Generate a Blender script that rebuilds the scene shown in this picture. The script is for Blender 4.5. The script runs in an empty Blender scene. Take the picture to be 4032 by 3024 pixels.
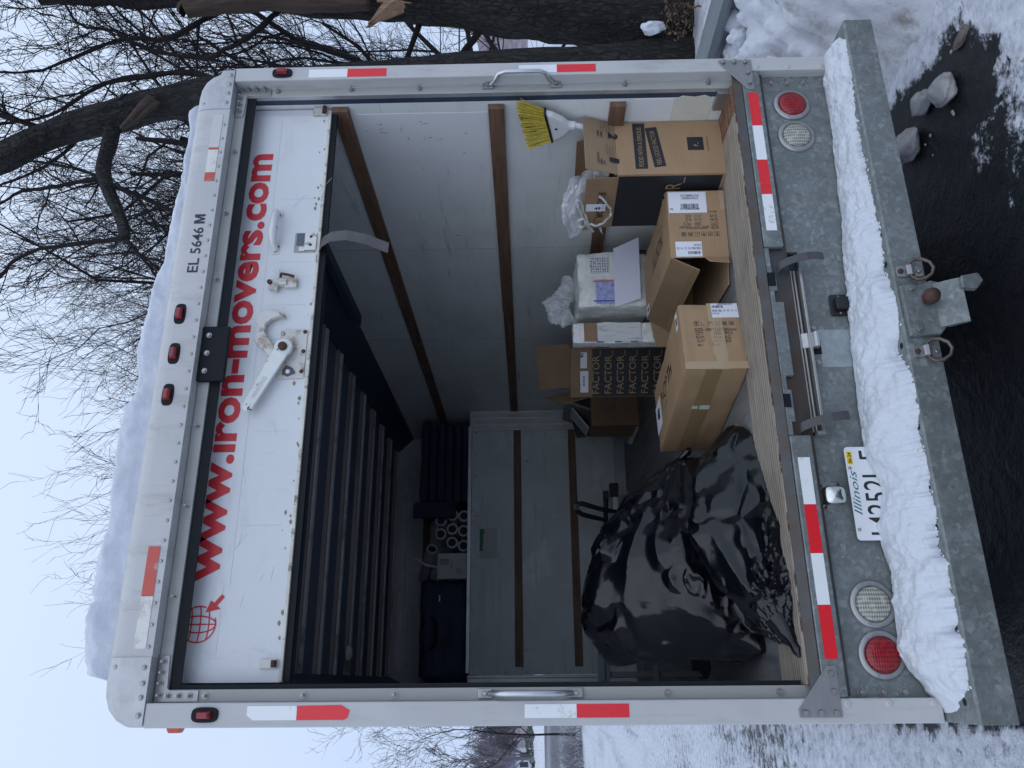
import bpy, bmesh, math, random
import numpy as np
from mathutils import Vector, Matrix, noise

S = bpy.context.scene
COL = S.collection
random.seed(7)

# ------------------------------------------------------------------ camera (phone held sideways: rolled a quarter turn)
def cam_axes(yaw, pitch, roll):
    cy, sy, cp, sp = math.cos(yaw), math.sin(yaw), math.cos(pitch), math.sin(pitch)
    cr, sr = math.cos(roll), math.sin(roll)
    f = Vector((sy*cp, cy*cp, sp)); r = Vector((cy, -sy, 0)); d = f.cross(r)
    return r*cr + d*sr, d*cr - r*sr, f
cr_, cd_, cf_ = cam_axes(0.357093, 0.017406, 0.014009)
cam = bpy.data.cameras.new('camera'); camo = bpy.data.objects.new('camera', cam); COL.objects.link(camo)
cam.sensor_fit = 'HORIZONTAL'; cam.sensor_width = 36.0; cam.lens = 28.068
cam.clip_start = 0.05; cam.clip_end = 6000
cam_m = Matrix.Identity(4)
for i in range(3):
    cam_m[i][0] = cd_[i]; cam_m[i][1] = cr_[i]; cam_m[i][2] = -cf_[i]
cam_m.translation = Vector((0.12157, -2.53965, 1.65))
camo.matrix_world = cam_m
S.camera = camo

# ------------------------------------------------------------------ overcast sky and a weak soft sun
world = bpy.data.worlds.new('World'); S.world = world; world.use_nodes = True
wn = world.node_tree; wn.nodes.clear()
def wnode(t, **k):
    n = wn.nodes.new(t)
    for a, b in k.items(): setattr(n, a, b)
    return n
w_out = wnode('ShaderNodeOutputWorld'); w_bg = wnode('ShaderNodeBackground')
w_sky = wnode('ShaderNodeTexSky', sky_type='NISHITA', sun_disc=False)
SUN_EL, SUN_ROT = math.radians(42), math.radians(205)
w_sky.sun_elevation = SUN_EL; w_sky.sun_rotation = SUN_ROT; w_sky.air_density = 1.0; w_sky.dust_density = 2.0
w_tc = wnode('ShaderNodeTexCoord'); w_sep = wnode('ShaderNodeSeparateXYZ')
w_map = wnode('ShaderNodeMapping'); w_map.inputs['Scale'].default_value = (1.2, 1.2, 3.0)
w_noise = wnode('ShaderNodeTexNoise'); w_noise.inputs['Scale'].default_value = 1.6; w_noise.inputs['Detail'].default_value = 4
w_ramp = wnode('ShaderNodeValToRGB')
w_add = wnode('ShaderNodeMath', operation='MULTIPLY_ADD'); w_add.inputs[1].default_value = 0.22; 
w_mix = wnode('ShaderNodeMix', data_type='RGBA'); w_mix.inputs[0].default_value = 0.9
L = wn.links.new
L(w_tc.outputs['Generated'], w_sep.inputs[0]); L(w_tc.outputs['Generated'], w_map.inputs[0]); L(w_map.outputs[0], w_noise.inputs[0])
L(w_noise.outputs['Fac'], w_add.inputs[0]); L(w_sep.outputs['Z'], w_add.inputs[2]); L(w_add.outputs[0], w_ramp.inputs[0])
cr0 = w_ramp.color_ramp
cr0.elements[0].position = 0.05; cr0.elements[0].color = (4.9, 6.15, 8.9, 1)
cr0.elements[1].position = 0.95; cr0.elements[1].color = (8.0, 9.4, 11.4, 1)
e = cr0.elements.new(0.45); e.color = (6.6, 7.9, 10.2, 1)
L(w_sky.outputs[0], w_mix.inputs[6]); L(w_ramp.outputs[0], w_mix.inputs[7])
L(w_mix.outputs[2], w_bg.inputs['Color']); w_bg.inputs['Strength'].default_value = 0.1
L(w_bg.outputs[0], w_out.inputs[0])

sun = bpy.data.lights.new('sun', 'SUN'); suno = bpy.data.objects.new('sun', sun); COL.objects.link(suno)
sun.energy = 0.5; sun.angle = math.radians(95); sun.color = (1.0, 0.985, 0.965)
sdir = Vector((math.sin(SUN_ROT)*math.cos(SUN_EL), math.cos(SUN_ROT)*math.cos(SUN_EL), math.sin(SUN_EL)))
suno.rotation_euler = sdir.to_track_quat('Z', 'Y').to_euler(); suno.location = sdir*30

S.view_settings.view_transform = 'Standard'; S.view_settings.look = 'None'
S.view_settings.exposure = 0.09; S.view_settings.gamma = 1.0; S.view_settings.use_curve_mapping = False
S.render.engine = 'CYCLES'
S.cycles.max_bounces = 10; S.cycles.diffuse_bounces = 6; S.cycles.transparent_max_bounces = 12

# ------------------------------------------------------------------ materials
def nt(name):
    m = bpy.data.materials.new(name); m.use_nodes = True
    t = m.node_tree; b = t.nodes['Principled BSDF']
    return m, t, b
def N(t, typ, **k):
    n = t.nodes.new(typ)
    for a, v in k.items(): setattr(n, a, v)
    return n
def coords(t, scale=(1, 1, 1)):
    tc = N(t, 'ShaderNodeTexCoord'); mp = N(t, 'ShaderNodeMapping'); mp.inputs['Scale'].default_value = scale
    t.links.new(tc.outputs['Object'], mp.inputs[0]); return mp.outputs[0]
def noise_n(t, vec, scale, detail=5, rough=.6, dist=0):
    n = N(t, 'ShaderNodeTexNoise'); n.inputs['Scale'].default_value = scale; n.inputs['Detail'].default_value = detail
    n.inputs['Roughness'].default_value = rough; n.inputs['Distortion'].default_value = dist
    t.links.new(vec, n.inputs['Vector']); return n.outputs['Fac']
def ramp(t, fac, stops):
    r = N(t, 'ShaderNodeValToRGB'); el = r.color_ramp.elements
    while len(el) < len(stops): el.new(.5)
    for e_, (p, c) in zip(el, stops):
        e_.position = p; e_.color = tuple(c)+(1,) if len(c) == 3 else c
    t.links.new(fac, r.inputs[0]); return r.outputs[0]
def mixc(t, fac, a, b, mode='MIX'):
    m = N(t, 'ShaderNodeMix', data_type='RGBA', blend_type=mode)
    for inp, val in ((m.inputs[0], fac), (m.inputs[6], a), (m.inputs[7], b)):
        if isinstance(val, (int, float)): inp.default_value = val
        elif isinstance(val, tuple): inp.default_value = val+(1,) if len(val) == 3 else val
        else: t.links.new(val, inp)
    return m.outputs[2]
def bumpn(t, b, h, strength, dist=.01):
    n = N(t, 'ShaderNodeBump'); n.inputs['Strength'].default_value = strength; n.inputs['Distance'].default_value = dist
    t.links.new(h, n.inputs['Height']); t.links.new(n.outputs[0], b.inputs['Normal'])
def sc(c, k): return tuple(min(1, x*k) for x in c)
def M(name, col, rough=.5, metal=0, var=.12, scale=6, stretch=(1, 1, 1), bump=0, bscale=60, bdist=.004, dirt=None, dthr=(.55, .7), dscale=5, dstretch=(1, 1, 1), rvar=.08, spec=.5, layers=()):
    m, t, b = nt(name); v = coords(t, stretch)
    n = noise_n(t, v, scale)
    c = ramp(t, n, [(.3, sc(col, 1-var)), (.7, sc(col, 1+var))])
    if dirt:
        d = noise_n(t, coords(t, dstretch), dscale, 8, .7)
        f = ramp(t, d, [(dthr[0], (0, 0, 0)), (dthr[1], (1, 1, 1))]); c = mixc(t, f, c, dirt)
    for (lc, l0, l1, ls, lst, lw) in layers:
        d = noise_n(t, coords(t, lst), ls, 6, .7); c = mixc(t, ramp(t, d, [(l0, (0, 0, 0)), (l1, (lw, lw, lw))]), c, lc)
    t.links.new(c, b.inputs['Base Color'])
    r = N(t, 'ShaderNodeMapRange'); r.inputs[3].default_value = max(.02, rough-rvar); r.inputs[4].default_value = min(1, rough+rvar)
    t.links.new(n, r.inputs[0]); t.links.new(r.outputs[0], b.inputs['Roughness'])
    b.inputs['Metallic'].default_value = metal; b.inputs['Specular IOR Level'].default_value = spec
    if bump: bumpn(t, b, noise_n(t, coords(t, stretch), bscale, 6), bump, bdist)
    return m

def galvanized():
    m, t, b = nt('galvanized_steel'); v = coords(t)
    vo = N(t, 'ShaderNodeTexVoronoi'); vo.inputs['Scale'].default_value = 72
    wob = noise_n(t, v, 60, 3)
    mp = N(t, 'ShaderNodeVectorMath', operation='MULTIPLY_ADD'); mp.inputs[1].default_value = (.03, .03, .03)
    cv = N(t, 'ShaderNodeTexNoise'); cv.inputs['Scale'].default_value = 50; t.links.new(v, cv.inputs['Vector'])
    t.links.new(cv.outputs['Color'], mp.inputs[0]); t.links.new(v, mp.inputs[2]); t.links.new(mp.outputs[0], vo.inputs['Vector'])
    sp = N(t, 'ShaderNodeSeparateColor'); t.links.new(vo.outputs['Color'], sp.inputs[0])
    c = ramp(t, sp.outputs[0], [(0, (.175, .20, .20)), (.55, (.21, .238, .24)), (.85, (.24, .27, .272)), (1, (.30, .335, .335))])
    big = noise_n(t, v, 5, 6)
    c = mixc(t, ramp(t, big, [(.40, (0, 0, 0)), (.8, (.65, .65, .65))]), c, (.095, .105, .105))
    stk = noise_n(t, coords(t, (16, 16, .9)), 1.0, 7, .7)
    c = mixc(t, ramp(t, stk, [(.5, (0, 0, 0)), (.75, (.5, .5, .5))]), c, (.13, .125, .11))
    lite = noise_n(t, coords(t, (1, 1, 1.6)), 9, 5, .6)
    c = mixc(t, ramp(t, lite, [(.58, (0, 0, 0)), (.78, (.4, .4, .4))]), c, (.40, .43, .43))
    t.links.new(c, b.inputs['Base Color']); b.inputs['Metallic'].default_value = .35
    r = N(t, 'ShaderNodeMapRange'); r.inputs[3].default_value = .38; r.inputs[4].default_value = .58
    t.links.new(sp.outputs[1], r.inputs[0]); t.links.new(r.outputs[0], b.inputs['Roughness'])
    bumpn(t, b, noise_n(t, v, 25, 4), .12, .006)
    return m

def snow_mat(name, col=(.60, .635, .715), dirty=0.0, grain=1.0):
    m, t, b = nt(name); v = coords(t)
    n = noise_n(t, v, 9, 8, .65)
    c = ramp(t, n, [(.3, sc(col, .93)), (.65, col)])
    if dirty:
        d = noise_n(t, v, 4.5, 10, .72)
        c = mixc(t, ramp(t, d, [(.53, (0, 0, 0)), (.68, (dirty,)*3)]), c, (.27, .22, .185))
        s = noise_n(t, v, 70, 2, .5)
        c = mixc(t, ramp(t, s, [(.72, (0, 0, 0)), (.76, (dirty,)*3)]), c, (.10, .08, .07))
    t.links.new(c, b.inputs['Base Color']); b.inputs['Roughness'].default_value = .55
    b.inputs['Subsurface Weight'].default_value = .0
    h1 = noise_n(t, v, 45, 8, .7); h2 = noise_n(t, v, 220, 3, .6)
    mm = N(t, 'ShaderNodeMath', operation='MULTIPLY_ADD'); mm.inputs[1].default_value = .35
    t.links.new(h2, mm.inputs[0]); t.links.new(h1, mm.inputs[2])
    bumpn(t, b, mm.outputs[0], .32*grain, .015)
    return m

def ground_mat():
    m, t, b = nt('icy_asphalt'); v = coords(t)
    at = N(t, 'ShaderNodeAttribute', attribute_name='snow')
    n1 = noise_n(t, coords(t, (1, 1, 1)), 14, 10, .72); n2 = noise_n(t, v, 60, 4, .6)
    a = N(t, 'ShaderNodeMath', operation='MULTIPLY_ADD'); a.inputs[1].default_value = 1.5; t.links.new(n1, a.inputs[0]); t.links.new(at.outputs['Fac'], a.inputs[2])
    a2 = N(t, 'ShaderNodeMath', operation='MULTIPLY_ADD'); a2.inputs[1].default_value = .5; t.links.new(n2, a2.inputs[0]); t.links.new(a.outputs[0], a2.inputs[2])
    f = ramp(t, a2.outputs[0], [(.0, (0, 0, 0)), (1, (1, 1, 1))])
    mr = N(t, 'ShaderNodeMapRange'); mr.inputs[1].default_value = 1.40; mr.inputs[2].default_value = 1.62
    t.links.new(a2.outputs[0], mr.inputs[0]); f = mr.outputs[0]
    asp = ramp(t, noise_n(t, v, 190, 2), [(.35, (.004, .0052, .0075)), (.60, (.009, .011, .015)), (.70, (.04, .042, .046)), (.76, (.13, .13, .13))])
    asp = mixc(t, ramp(t, noise_n(t, v, 3, 6), [(.48, (0, 0, 0)), (.78, (.5, .5, .5))]), asp, (.030, .027, .028))
    sn = ramp(t, noise_n(t, v, 20, 9, .7), [(.28, (.30, .31, .36)), (.48, (.56, .59, .67)), (.7, (.76, .80, .88))])
    sn = mixc(t, ramp(t, noise_n(t, coords(t, (.6, .25, 1)), 2.2, 8, .7), [(.5, (0, 0, 0)), (.72, (.55, .55, .55))]), sn, (.36, .34, .36))
    t.links.new(mixc(t, f, asp, sn), b.inputs['Base Color'])
    rr = N(t, 'ShaderNodeMapRange'); b.inputs['Specular IOR Level'].default_value = .28
    rr.inputs[3].default_value = .36; rr.inputs[4].default_value = .6
    t.links.new(f, rr.inputs[0]); t.links.new(rr.outputs[0], b.inputs['Roughness'])
    hh = N(t, 'ShaderNodeMath', operation='MULTIPLY_ADD'); hh.inputs[1].default_value = .9
    t.links.new(f, hh.inputs[0]); t.links.new(noise_n(t, v, 22, 9, .66, .3), hh.inputs[2])
    bumpn(t, b, hh.outputs[0], .42, .03)
    return m

def bark_mat(name, c0=(.006, .006, .0065), c1=(.029, .026, .0245), scale=15):
    m, t, b = nt(name); v = coords(t, (1, 1, .28))
    vo = N(t, 'ShaderNodeTexVoronoi', feature='DISTANCE_TO_EDGE'); vo.inputs['Scale'].default_value = scale*1.6
    w = N(t, 'ShaderNodeVectorMath', operation='MULTIPLY_ADD'); w.inputs[1].default_value = (.12, .12, .12)
    cv = N(t, 'ShaderNodeTexNoise'); cv.inputs['Scale'].default_value = scale; cv.inputs['Detail'].default_value = 5
    t.links.new(v, cv.inputs['Vector']); t.links.new(cv.outputs['Color'], w.inputs[0]); t.links.new(v, w.inputs[2]); t.links.new(w.outputs[0], vo.inputs['Vector'])
    e_ = ramp(t, vo.outputs['Distance'], [(0, (0, 0, 0)), (.22, (1, 1, 1))])
    n = noise_n(t, v, scale*5, 8, .7)
    c = mixc(t, e_, c0, ramp(t, n, [(.3, sc(c1, .55)), (.75, c1)]))
    t.links.new(c, b.inputs['Base Color']); b.inputs['Roughness'].default_value = .85
    mm = N(t, 'ShaderNodeMath', operation='MULTIPLY_ADD'); mm.inputs[1].default_value = .35; t.links.new(n, mm.inputs[0]); t.links.new(e_, mm.inputs[2])
    bumpn(t, b, mm.outputs[0], .9, .03)
    return m

def card_mat(name, col=(.395, .262, .152), dark=0):
    m, t, b = nt(name); v = coords(t)
    n = noise_n(t, v, 7, 5); wv = noise_n(t, coords(t, (3, 3, 160)), 2.2, 2)
    c = ramp(t, n, [(.3, sc(col, .9)), (.7, sc(col, 1.08))])
    c = mixc(t, .14, c, ramp(t, wv, [(.35, (.55, .55, .55)), (.65, (1, 1, 1))]), 'MULTIPLY')
    d = noise_n(t, v, 16, 8, .7)
    c = mixc(t, ramp(t, d, [(.56, (0, 0, 0)), (.76, (.6, .6, .6))]), c, sc(col, .62))
    big = noise_n(t, v, 2.6, 4, .6); c = mixc(t, ramp(t, big, [(.42, (0, 0, 0)), (.72, (.5, .5, .5))]), c, sc(col, .74))
    t.links.new(c, b.inputs['Base Color']); b.inputs['Roughness'].default_value = .72; b.inputs['Specular IOR Level'].default_value = .35
    bumpn(t, b, wv, .12, .003)
    return m

def wood_mat(name, c0, c1, stretch=(30, 2, 30), rough=.65, bump=.3, groove=0):
    m, t, b = nt(name); v = coords(t, stretch)
    n = noise_n(t, v, 1.4, 9, .7, .4); k = noise_n(t, coords(t), 3, 6, .65)
    c = ramp(t, n, [(.3, c0), (.7, c1)])
    c = mixc(t, ramp(t, k, [(.5, (0, 0, 0)), (.78, (.7, .7, .7))]), c, sc(c0, .55))
    if groove:
        wv = N(t, 'ShaderNodeTexWave', bands_direction='Y'); wv.inputs['Scale'].default_value = groove; wv.inputs['Distortion'].default_value = .25
        t.links.new(coords(t), wv.inputs['Vector'])
        c = mixc(t, .75, c, ramp(t, wv.outputs['Fac'], [(.12, (.42, .39, .36)), (.45, (1, 1, 1))]), 'MULTIPLY')
    t.links.new(c, b.inputs['Base Color']); b.inputs['Roughness'].default_value = rough
    bumpn(t, b, n, bump, .004)
    return m

def bag_mat():
    m, t, b = nt('black_bin_liner'); v = coords(t)
    b.inputs['Base Color'].default_value = (.0028, .0038, .0062, 1)
    b.inputs['Specular IOR Level'].default_value = .5
    n = noise_n(t, v, 3, 4)
    r = N(t, 'ShaderNodeMapRange'); r.inputs[3].default_value = .10; r.inputs[4].default_value = .22
    t.links.new(n, r.inputs[0]); t.links.new(r.outputs[0], b.inputs['Roughness'])
    vo = N(t, 'ShaderNodeTexVoronoi', feature='F1', distance='MINKOWSKI'); vo.inputs['Exponent'].default_value = 1.1
    vo.inputs['Scale'].default_value = 9
    w = N(t, 'ShaderNodeVectorMath', operation='MULTIPLY_ADD'); w.inputs[1].default_value = (.16, .16, .16)
    cv = N(t, 'ShaderNodeTexNoise'); cv.inputs['Scale'].default_value = 5; t.links.new(v, cv.inputs['Vector'])
    t.links.new(cv.outputs['Color'], w.inputs[0]); t.links.new(v, w.inputs[2]); t.links.new(w.outputs[0], vo.inputs['Vector'])
    bumpn(t, b, noise_n(t, v, 9, 2), .10, .02)
    return m

def lens_mat(name, col, rows=1):
    m, t, b = nt(name); v = coords(t)
    wv = N(t, 'ShaderNodeTexWave', bands_direction='Z'); wv.inputs['Scale'].default_value = 42; wv.inputs['Distortion'].default_value = .6
    t.links.new(v, wv.inputs['Vector'])
    w2 = N(t, 'ShaderNodeTexWave', bands_direction='X'); w2.inputs['Scale'].default_value = 24; w2.inputs['Distortion'].default_value = 1.2
    t.links.new(v, w2.inputs['Vector'])
    c = mixc(t, .55, ramp(t, wv.outputs['Fac'], [(.2, sc(col, .5)), (.9, sc(col, 1.5))]), ramp(t, w2.outputs['Fac'], [(.1, sc(col, .45)), (.95, sc(col, 1.6))]))
    vo = N(t, 'ShaderNodeTexVoronoi'); vo.inputs['Scale'].default_value = 45; t.links.new(v, vo.inputs['Vector'])
    c = mixc(t, ramp(t, vo.outputs['Distance'], [(.1, (.5, .5, .5)), (.45, (0, 0, 0))]), c, sc(col, 2.0))
    t.links.new(c, b.inputs['Base Color']); b.inputs['Roughness'].default_value = .12
    b.inputs['Coat Weight'].default_value = .25; b.inputs['Coat Roughness'].default_value = .05
    bumpn(t, b, wv.outputs['Fac'], .25, .002)
    return m

def film_mat(name, alpha=.45, col=(.86, .89, .92)):
    m, t, b = nt(name); v = coords(t)
    b.inputs['Base Color'].default_value = col+(1,); b.inputs['Roughness'].default_value = .15
    b.inputs['Specular IOR Level'].default_value = .7
    n = noise_n(t, v, 18, 5)
    r = N(t, 'ShaderNodeMapRange'); r.inputs[1].default_value = .3; r.inputs[2].default_value = .7
    r.inputs[3].default_value = max(0, alpha-.2); r.inputs[4].default_value = min(1, alpha+.25)
    t.links.new(n, r.inputs[0]); t.links.new(r.outputs[0], b.inputs['Alpha'])
    bumpn(t, b, noise_n(t, v, 30, 4), .4, .01)
    return m

def tape_mat(name, col, wear=.0):
    m, t, b = nt(name); v = coords(t, (1, 1, 1))
    ck = N(t, 'ShaderNodeTexVoronoi', distance='MANHATTAN'); ck.inputs['Scale'].default_value = 150; ck.inputs['Randomness'].default_value = 0
    t.links.new(v, ck.inputs['Vector'])
    c = ramp(t, ck.outputs['Distance'], [(.2, sc(col, .9)), (.6, sc(col, 1.06))])
    d = noise_n(t, v, 13, 9, .75)
    c = mixc(t, ramp(t, d, [(.60-wear, (0, 0, 0)), (.66-wear*.6, (.75, .75, .75))]), c, (.42, .40, .38) if wear else sc(col, .75))
    t.links.new(c, b.inputs['Base Color']); b.inputs['Roughness'].default_value = .28
    b.inputs['Coat Weight'].default_value = .3
    return m

def parcel_mat():
    m, t, b = nt('taped_foam_wrap'); v = coords(t)
    n = noise_n(t, v, 11, 8, .7, .8)
    c = ramp(t, n, [(.3, (.58, .59, .55)), (.5, (.76, .78, .76)), (.7, (.86, .88, .88))])
    s = noise_n(t, coords(t, (14, 14, 90)), 1.2, 5, .8)
    c = mixc(t, ramp(t, s, [(.62, (0, 0, 0)), (.7, (.55, .55, .55))]), c, (.25, .25, .27))
    t.links.new(c, b.inputs['Base Color']); b.inputs['Roughness'].default_value = .25
    bumpn(t, b, noise_n(t, v, 22, 6, .65, 1.0), .7, .012)
    return m

white_paint = M('white_painted_aluminium', (.49, .495, .50), .42, 0, .07, 4, dirt=(.30, .29, .265), dthr=(.54, .80), dscale=8, dstretch=(1, 1, .25), bump=.04, bscale=20, layers=(((.12, .085, .06), .70, .74, 38, (1, 1, 1), .7), ((.33, .32, .30), .56, .72, 3, (8, 8, .6), .6)))
jamb_paint = M('aged_white_aluminium', (.375, .375, .36), .45, .1, .1, 5, stretch=(1, 1, .15), dirt=(.30, .29, .26), dthr=(.52, .8), dscale=7, dstretch=(1, 1, .12))
cap_metal = M('dull_cast_aluminium', (.47, .48, .50), .42, .3, .12, 9, dirt=(.36, .36, .37), dthr=(.5, .75), dscale=10, bump=.12, bscale=30)
stainless = M('brushed_stainless', (.36, .36, .365), .36, .75, .08, 12, stretch=(1, 1, 6), dirt=(.22, .215, .21), dthr=(.55, .8))
bright_metal = M('dull_zinc_bolt', (.36, .355, .345), .34, .9, .2, 30)
rust_bolt = M('rusted_bolt', (.075, .038, .03), .7, .3, .3, 40, bump=.3)
galv = galvanized()
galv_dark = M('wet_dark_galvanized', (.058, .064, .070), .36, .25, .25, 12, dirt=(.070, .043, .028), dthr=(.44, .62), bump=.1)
black_rubber = M('black_rubber', (.006, .008, .012), .6, 0, .2, 20, spec=.25)
dark_track = M('glare_tinted_track_steel', (.045, .066, .110), .5, .1, .2, 8, spec=.3)  # bluish tint paints camera glare into the dark steel
black_plastic = M('black_plastic', (.014, .014, .016), .35, 0, .2, 12)
wall_white = M('scuffed_white_liner', (.74, .77, .77), .42, 0, .05, 2.5, dirt=(.55, .58, .57), dthr=(.50, .78), dscale=3, dstretch=(1, .35, 1), bump=.05, bscale=9, layers=(((.36, .37, .37), .60, .70, 5, (1, .35, 5), .6), ((.20, .20, .20), .70, .73, 16, (1, .5, 1.6), .7)))
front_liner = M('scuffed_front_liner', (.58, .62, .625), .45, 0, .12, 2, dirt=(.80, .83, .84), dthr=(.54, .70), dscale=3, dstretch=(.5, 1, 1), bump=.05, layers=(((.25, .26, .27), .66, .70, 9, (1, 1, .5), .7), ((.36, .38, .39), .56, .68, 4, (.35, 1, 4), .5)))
patch_white = M('smooth_white_patch', (.74, .76, .78), .4, 0, .03, 3, dirt=(.50, .52, .53), dthr=(.68, .74), dscale=7)
patch_cream = M('cream_scuff_strip', (.66, .65, .58), .5, 0, .06, 6, dirt=(.40, .35, .27), dthr=(.6, .72), dscale=8)
ceil_dark = M('glare_tinted_roof_liner', (.115, .155, .24), .6, 0, .1, 4)  # blue lift in this colour imitates lens glare over the ceiling
bow_metal = M('roof_bow_steel', (.72, .72, .75), .4, .2, .2, 6, stretch=(.2, 4, 4), dirt=(.20, .15, .12), dthr=(.5, .7), dscale=4)
alu_trim = M('worn_aluminium_trim', (.50, .515, .52), .38, .55, .12, 8, dirt=(.30, .31, .31), dthr=(.55, .75))
floor_wood = M('worn_dark_floor', (.20, .20, .21), .55, 0, .15, 2, stretch=(9, .6, 1), dirt=(.08, .078, .08), dthr=(.45, .7), dscale=3, dstretch=(4, .5, 1), bump=.15)
sill_wood = wood_mat('bleached_sill_wood', (.19, .16, .13), (.40, .35, .295), (2.5, 90, 60), .75, .5, 15)
sill_rot = wood_mat('splintered_red_wood', (.10, .045, .028), (.30, .17, .11), (3, 50, 50), .8, .6)
slat_wood = wood_mat('stained_slat_wood', (.095, .050, .032), (.23, .135, .088), (30, 2.2, 30))
slat_wood_x = wood_mat('stained_slat_wood_front', (.10, .06, .038), (.23, .145, .095), (2.2, 30, 30))
door_paint = M('door_white_paint', (.66, .68, .70), .3, 0, .04, 2.5, dirt=(.50, .52, .53), dthr=(.52, .8), dscale=4, dstretch=(.4, 1, 1), bump=.03, bscale=5, layers=(((.36, .37, .38), .58, .72, 4, (3, 3, .8), .5), ((.22, .18, .13), .72, .76, 30, (1, 1, 1), .6)))
door_rusty = M('rust_stained_white_steel', (.60, .59, .555), .45, .1, .1, 9, dirt=(.26, .165, .09), dthr=(.50, .64), dscale=14, bump=.15)
door_cream = M('cream_edge_seal', (.62, .60, .53), .6, 0, .15, 20, dirt=(.22, .2, .17), dthr=(.55, .63), dscale=24, bump=.4)
lever_paint = M('chipped_white_lever', (.68, .70, .69), .38, .1, .06, 12, dirt=(.04, .04, .045), dthr=(.60, .63), dscale=22)
red_print = M('red_vinyl_print', (.54, .034, .045), .35, 0, .05, 4, spec=.35)
navy_print = M('navy_vinyl_print', (.018, .022, .05), .4, 0, .05, 6)
black_ink = M('black_carton_ink', (.016, .018, .023), .55, 0, .12, 20)
grey_ink = M('grey_carton_ink', (.07, .06, .05), .7, 0, .1, 20)
red_tape = tape_mat('red_reflective_tape', (.72, .014, .024))
white_tape = tape_mat('white_reflective_tape', (.78, .80, .82), .03)
worn_white_tape = tape_mat('peeling_white_tape', (.66, .655, .62), .09)
worn_red_tape = tape_mat('faded_red_tape', (.50, .07, .05), .05)
red_lens = lens_mat('red_lens', (.24, .003, .008))
marker_lens = M('red_marker_lens', (.26, .012, .02), .18, 0, .25, 30, spec=.7)
amber_lens = M('amber_marker_lens', (.5, .06, .02), .2, 0, .15, 20, spec=.7)
clear_lens = lens_mat('clear_lens', (.30, .305, .265))
chrome = M('chrome', (.62, .63, .62), .14, 1, .08, 8)
plate_white = M('plate_white', (.72, .74, .77), .35, 0, .03, 5)
plate_teal = M('plate_teal', (.015, .16, .15), .4)
sticker_yellow = M('sticker_yellow', (.75, .56, .02), .4, 0, .04)
webbing = M('grey_webbing', (.105, .098, .105), .85, 0, .15, 8, bump=.5, bscale=300)
webbing_dark = M('dark_grey_webbing', (.085, .085, .09), .85, 0, .12, 8, bump=.5, bscale=300)
snow = snow_mat('snow'); snow_b = snow_mat('bumper_snow_crust', (.64, .675, .745), .35); snow_old = snow_mat('old_plough_snow', (.66, .69, .765), .8, 1.8)
ice_mat = M('dirty_ice', (.34, .345, .37), .3, 0, .25, 12, dirt=(.19, .16, .135), dthr=(.50, .70), dscale=8, bump=.4, bscale=30)
ground_m = ground_mat()
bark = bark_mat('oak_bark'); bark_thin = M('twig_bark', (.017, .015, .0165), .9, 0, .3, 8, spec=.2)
bark_mid = M('hazy_twig_bark', (.040, .038, .046), .9, 0, .3, 4, spec=.1)  # twig bark lightened, distance haze put into the colour
bark_far = M('hazed_far_twig_bark', (.20, .185, .215), .9, 0, .2, 2)  # paler still: stronger distance haze painted into the bark
deadwood = wood_mat('stripped_deadwood', (.018, .012, .010), (.085, .052, .038), (22, 22, 1.6), .8, .7)
rawwood = wood_mat('torn_raw_wood', (.13, .07, .042), (.31, .20, .13), (25, 25, 2), .8, .8)
leaf_litter = M('leaf_litter', (.11, .075, .045), .9, 0, .45, 30, bump=.9, bscale=50, bdist=.02)
hill_mat = M('hazed_wooded_hill', (.235, .21, .245), 1, 0, .3, .22, stretch=(1, 1, .5), dirt=(.34, .33, .37), dthr=(.56, .8), dscale=.3, dstretch=(1, 1, .3), spec=0)  # hill colour lightened to imitate haze
card = card_mat('cardboard'); card_b = card_mat('cardboard_brown', (.30, .20, .12)); card_in = card_mat('cardboard_inside', (.325, .23, .145))
card_dim = card_mat('cardboard_dull', (.27, .175, .11))
tape_brown = M('brown_parcel_tape', (.29, .20, .105), .22, 0, .06, 5)
tape_clear = M('clear_parcel_tape', (.43, .32, .20), .18, 0, .06, 5)
paper = M('white_paper', (.74, .76, .83), .6, 0, .02, 4); paper_lilac = M('pale_lilac_board', (.66, .68, .80), .55, 0, .02, 3)
paper_green = M('pale_green_sticker', (.55, .66, .58), .5)
green_print = M('green_print', (.01, .16, .075), .5)
kraft_print = M('kraft_print', (.36, .24, .14), .6)
bag_m = bag_mat(); film = film_mat('clear_film', .42); film_w = film_mat('white_film', .62, (.80, .82, .88)); bubble = film_mat('bubble_wrap', .46, (.74, .77, .80))
parcel_m = parcel_mat()
doc_blue = M('blue_shipping_print', (.36, .40, .66), .4, 0, .25, 30, stretch=(1, 1, 1)); doc_orange = M('orange_band', (.70, .20, .06), .4); doc_bluek = M('blue_band', (.05, .11, .42), .4)
foam_cap = M('white_broom_cap', (.70, .71, .72), .35, 0, .04, 6); bristle_y = M('yellow_bristle', (.52, .41, .045), .6, 0, .35, 30, stretch=(6, 6, 1)); bristle_d = M('dark_bristle_tip', (.10, .085, .03), .7)
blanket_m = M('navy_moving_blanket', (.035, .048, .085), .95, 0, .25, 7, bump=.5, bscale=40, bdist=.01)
case_m = M('navy_case_cloth', (.026, .040, .085), .7, 0, .15, 6)
roll_white = M('cloudy_film_roll', (.50, .52, .52), .3, 0, .1, 10); roll_core = M('dark_roll_core', (.03, .03, .035), .8)
tyre_m = M('tyre_rubber', (.02, .02, .021), .8)
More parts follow.
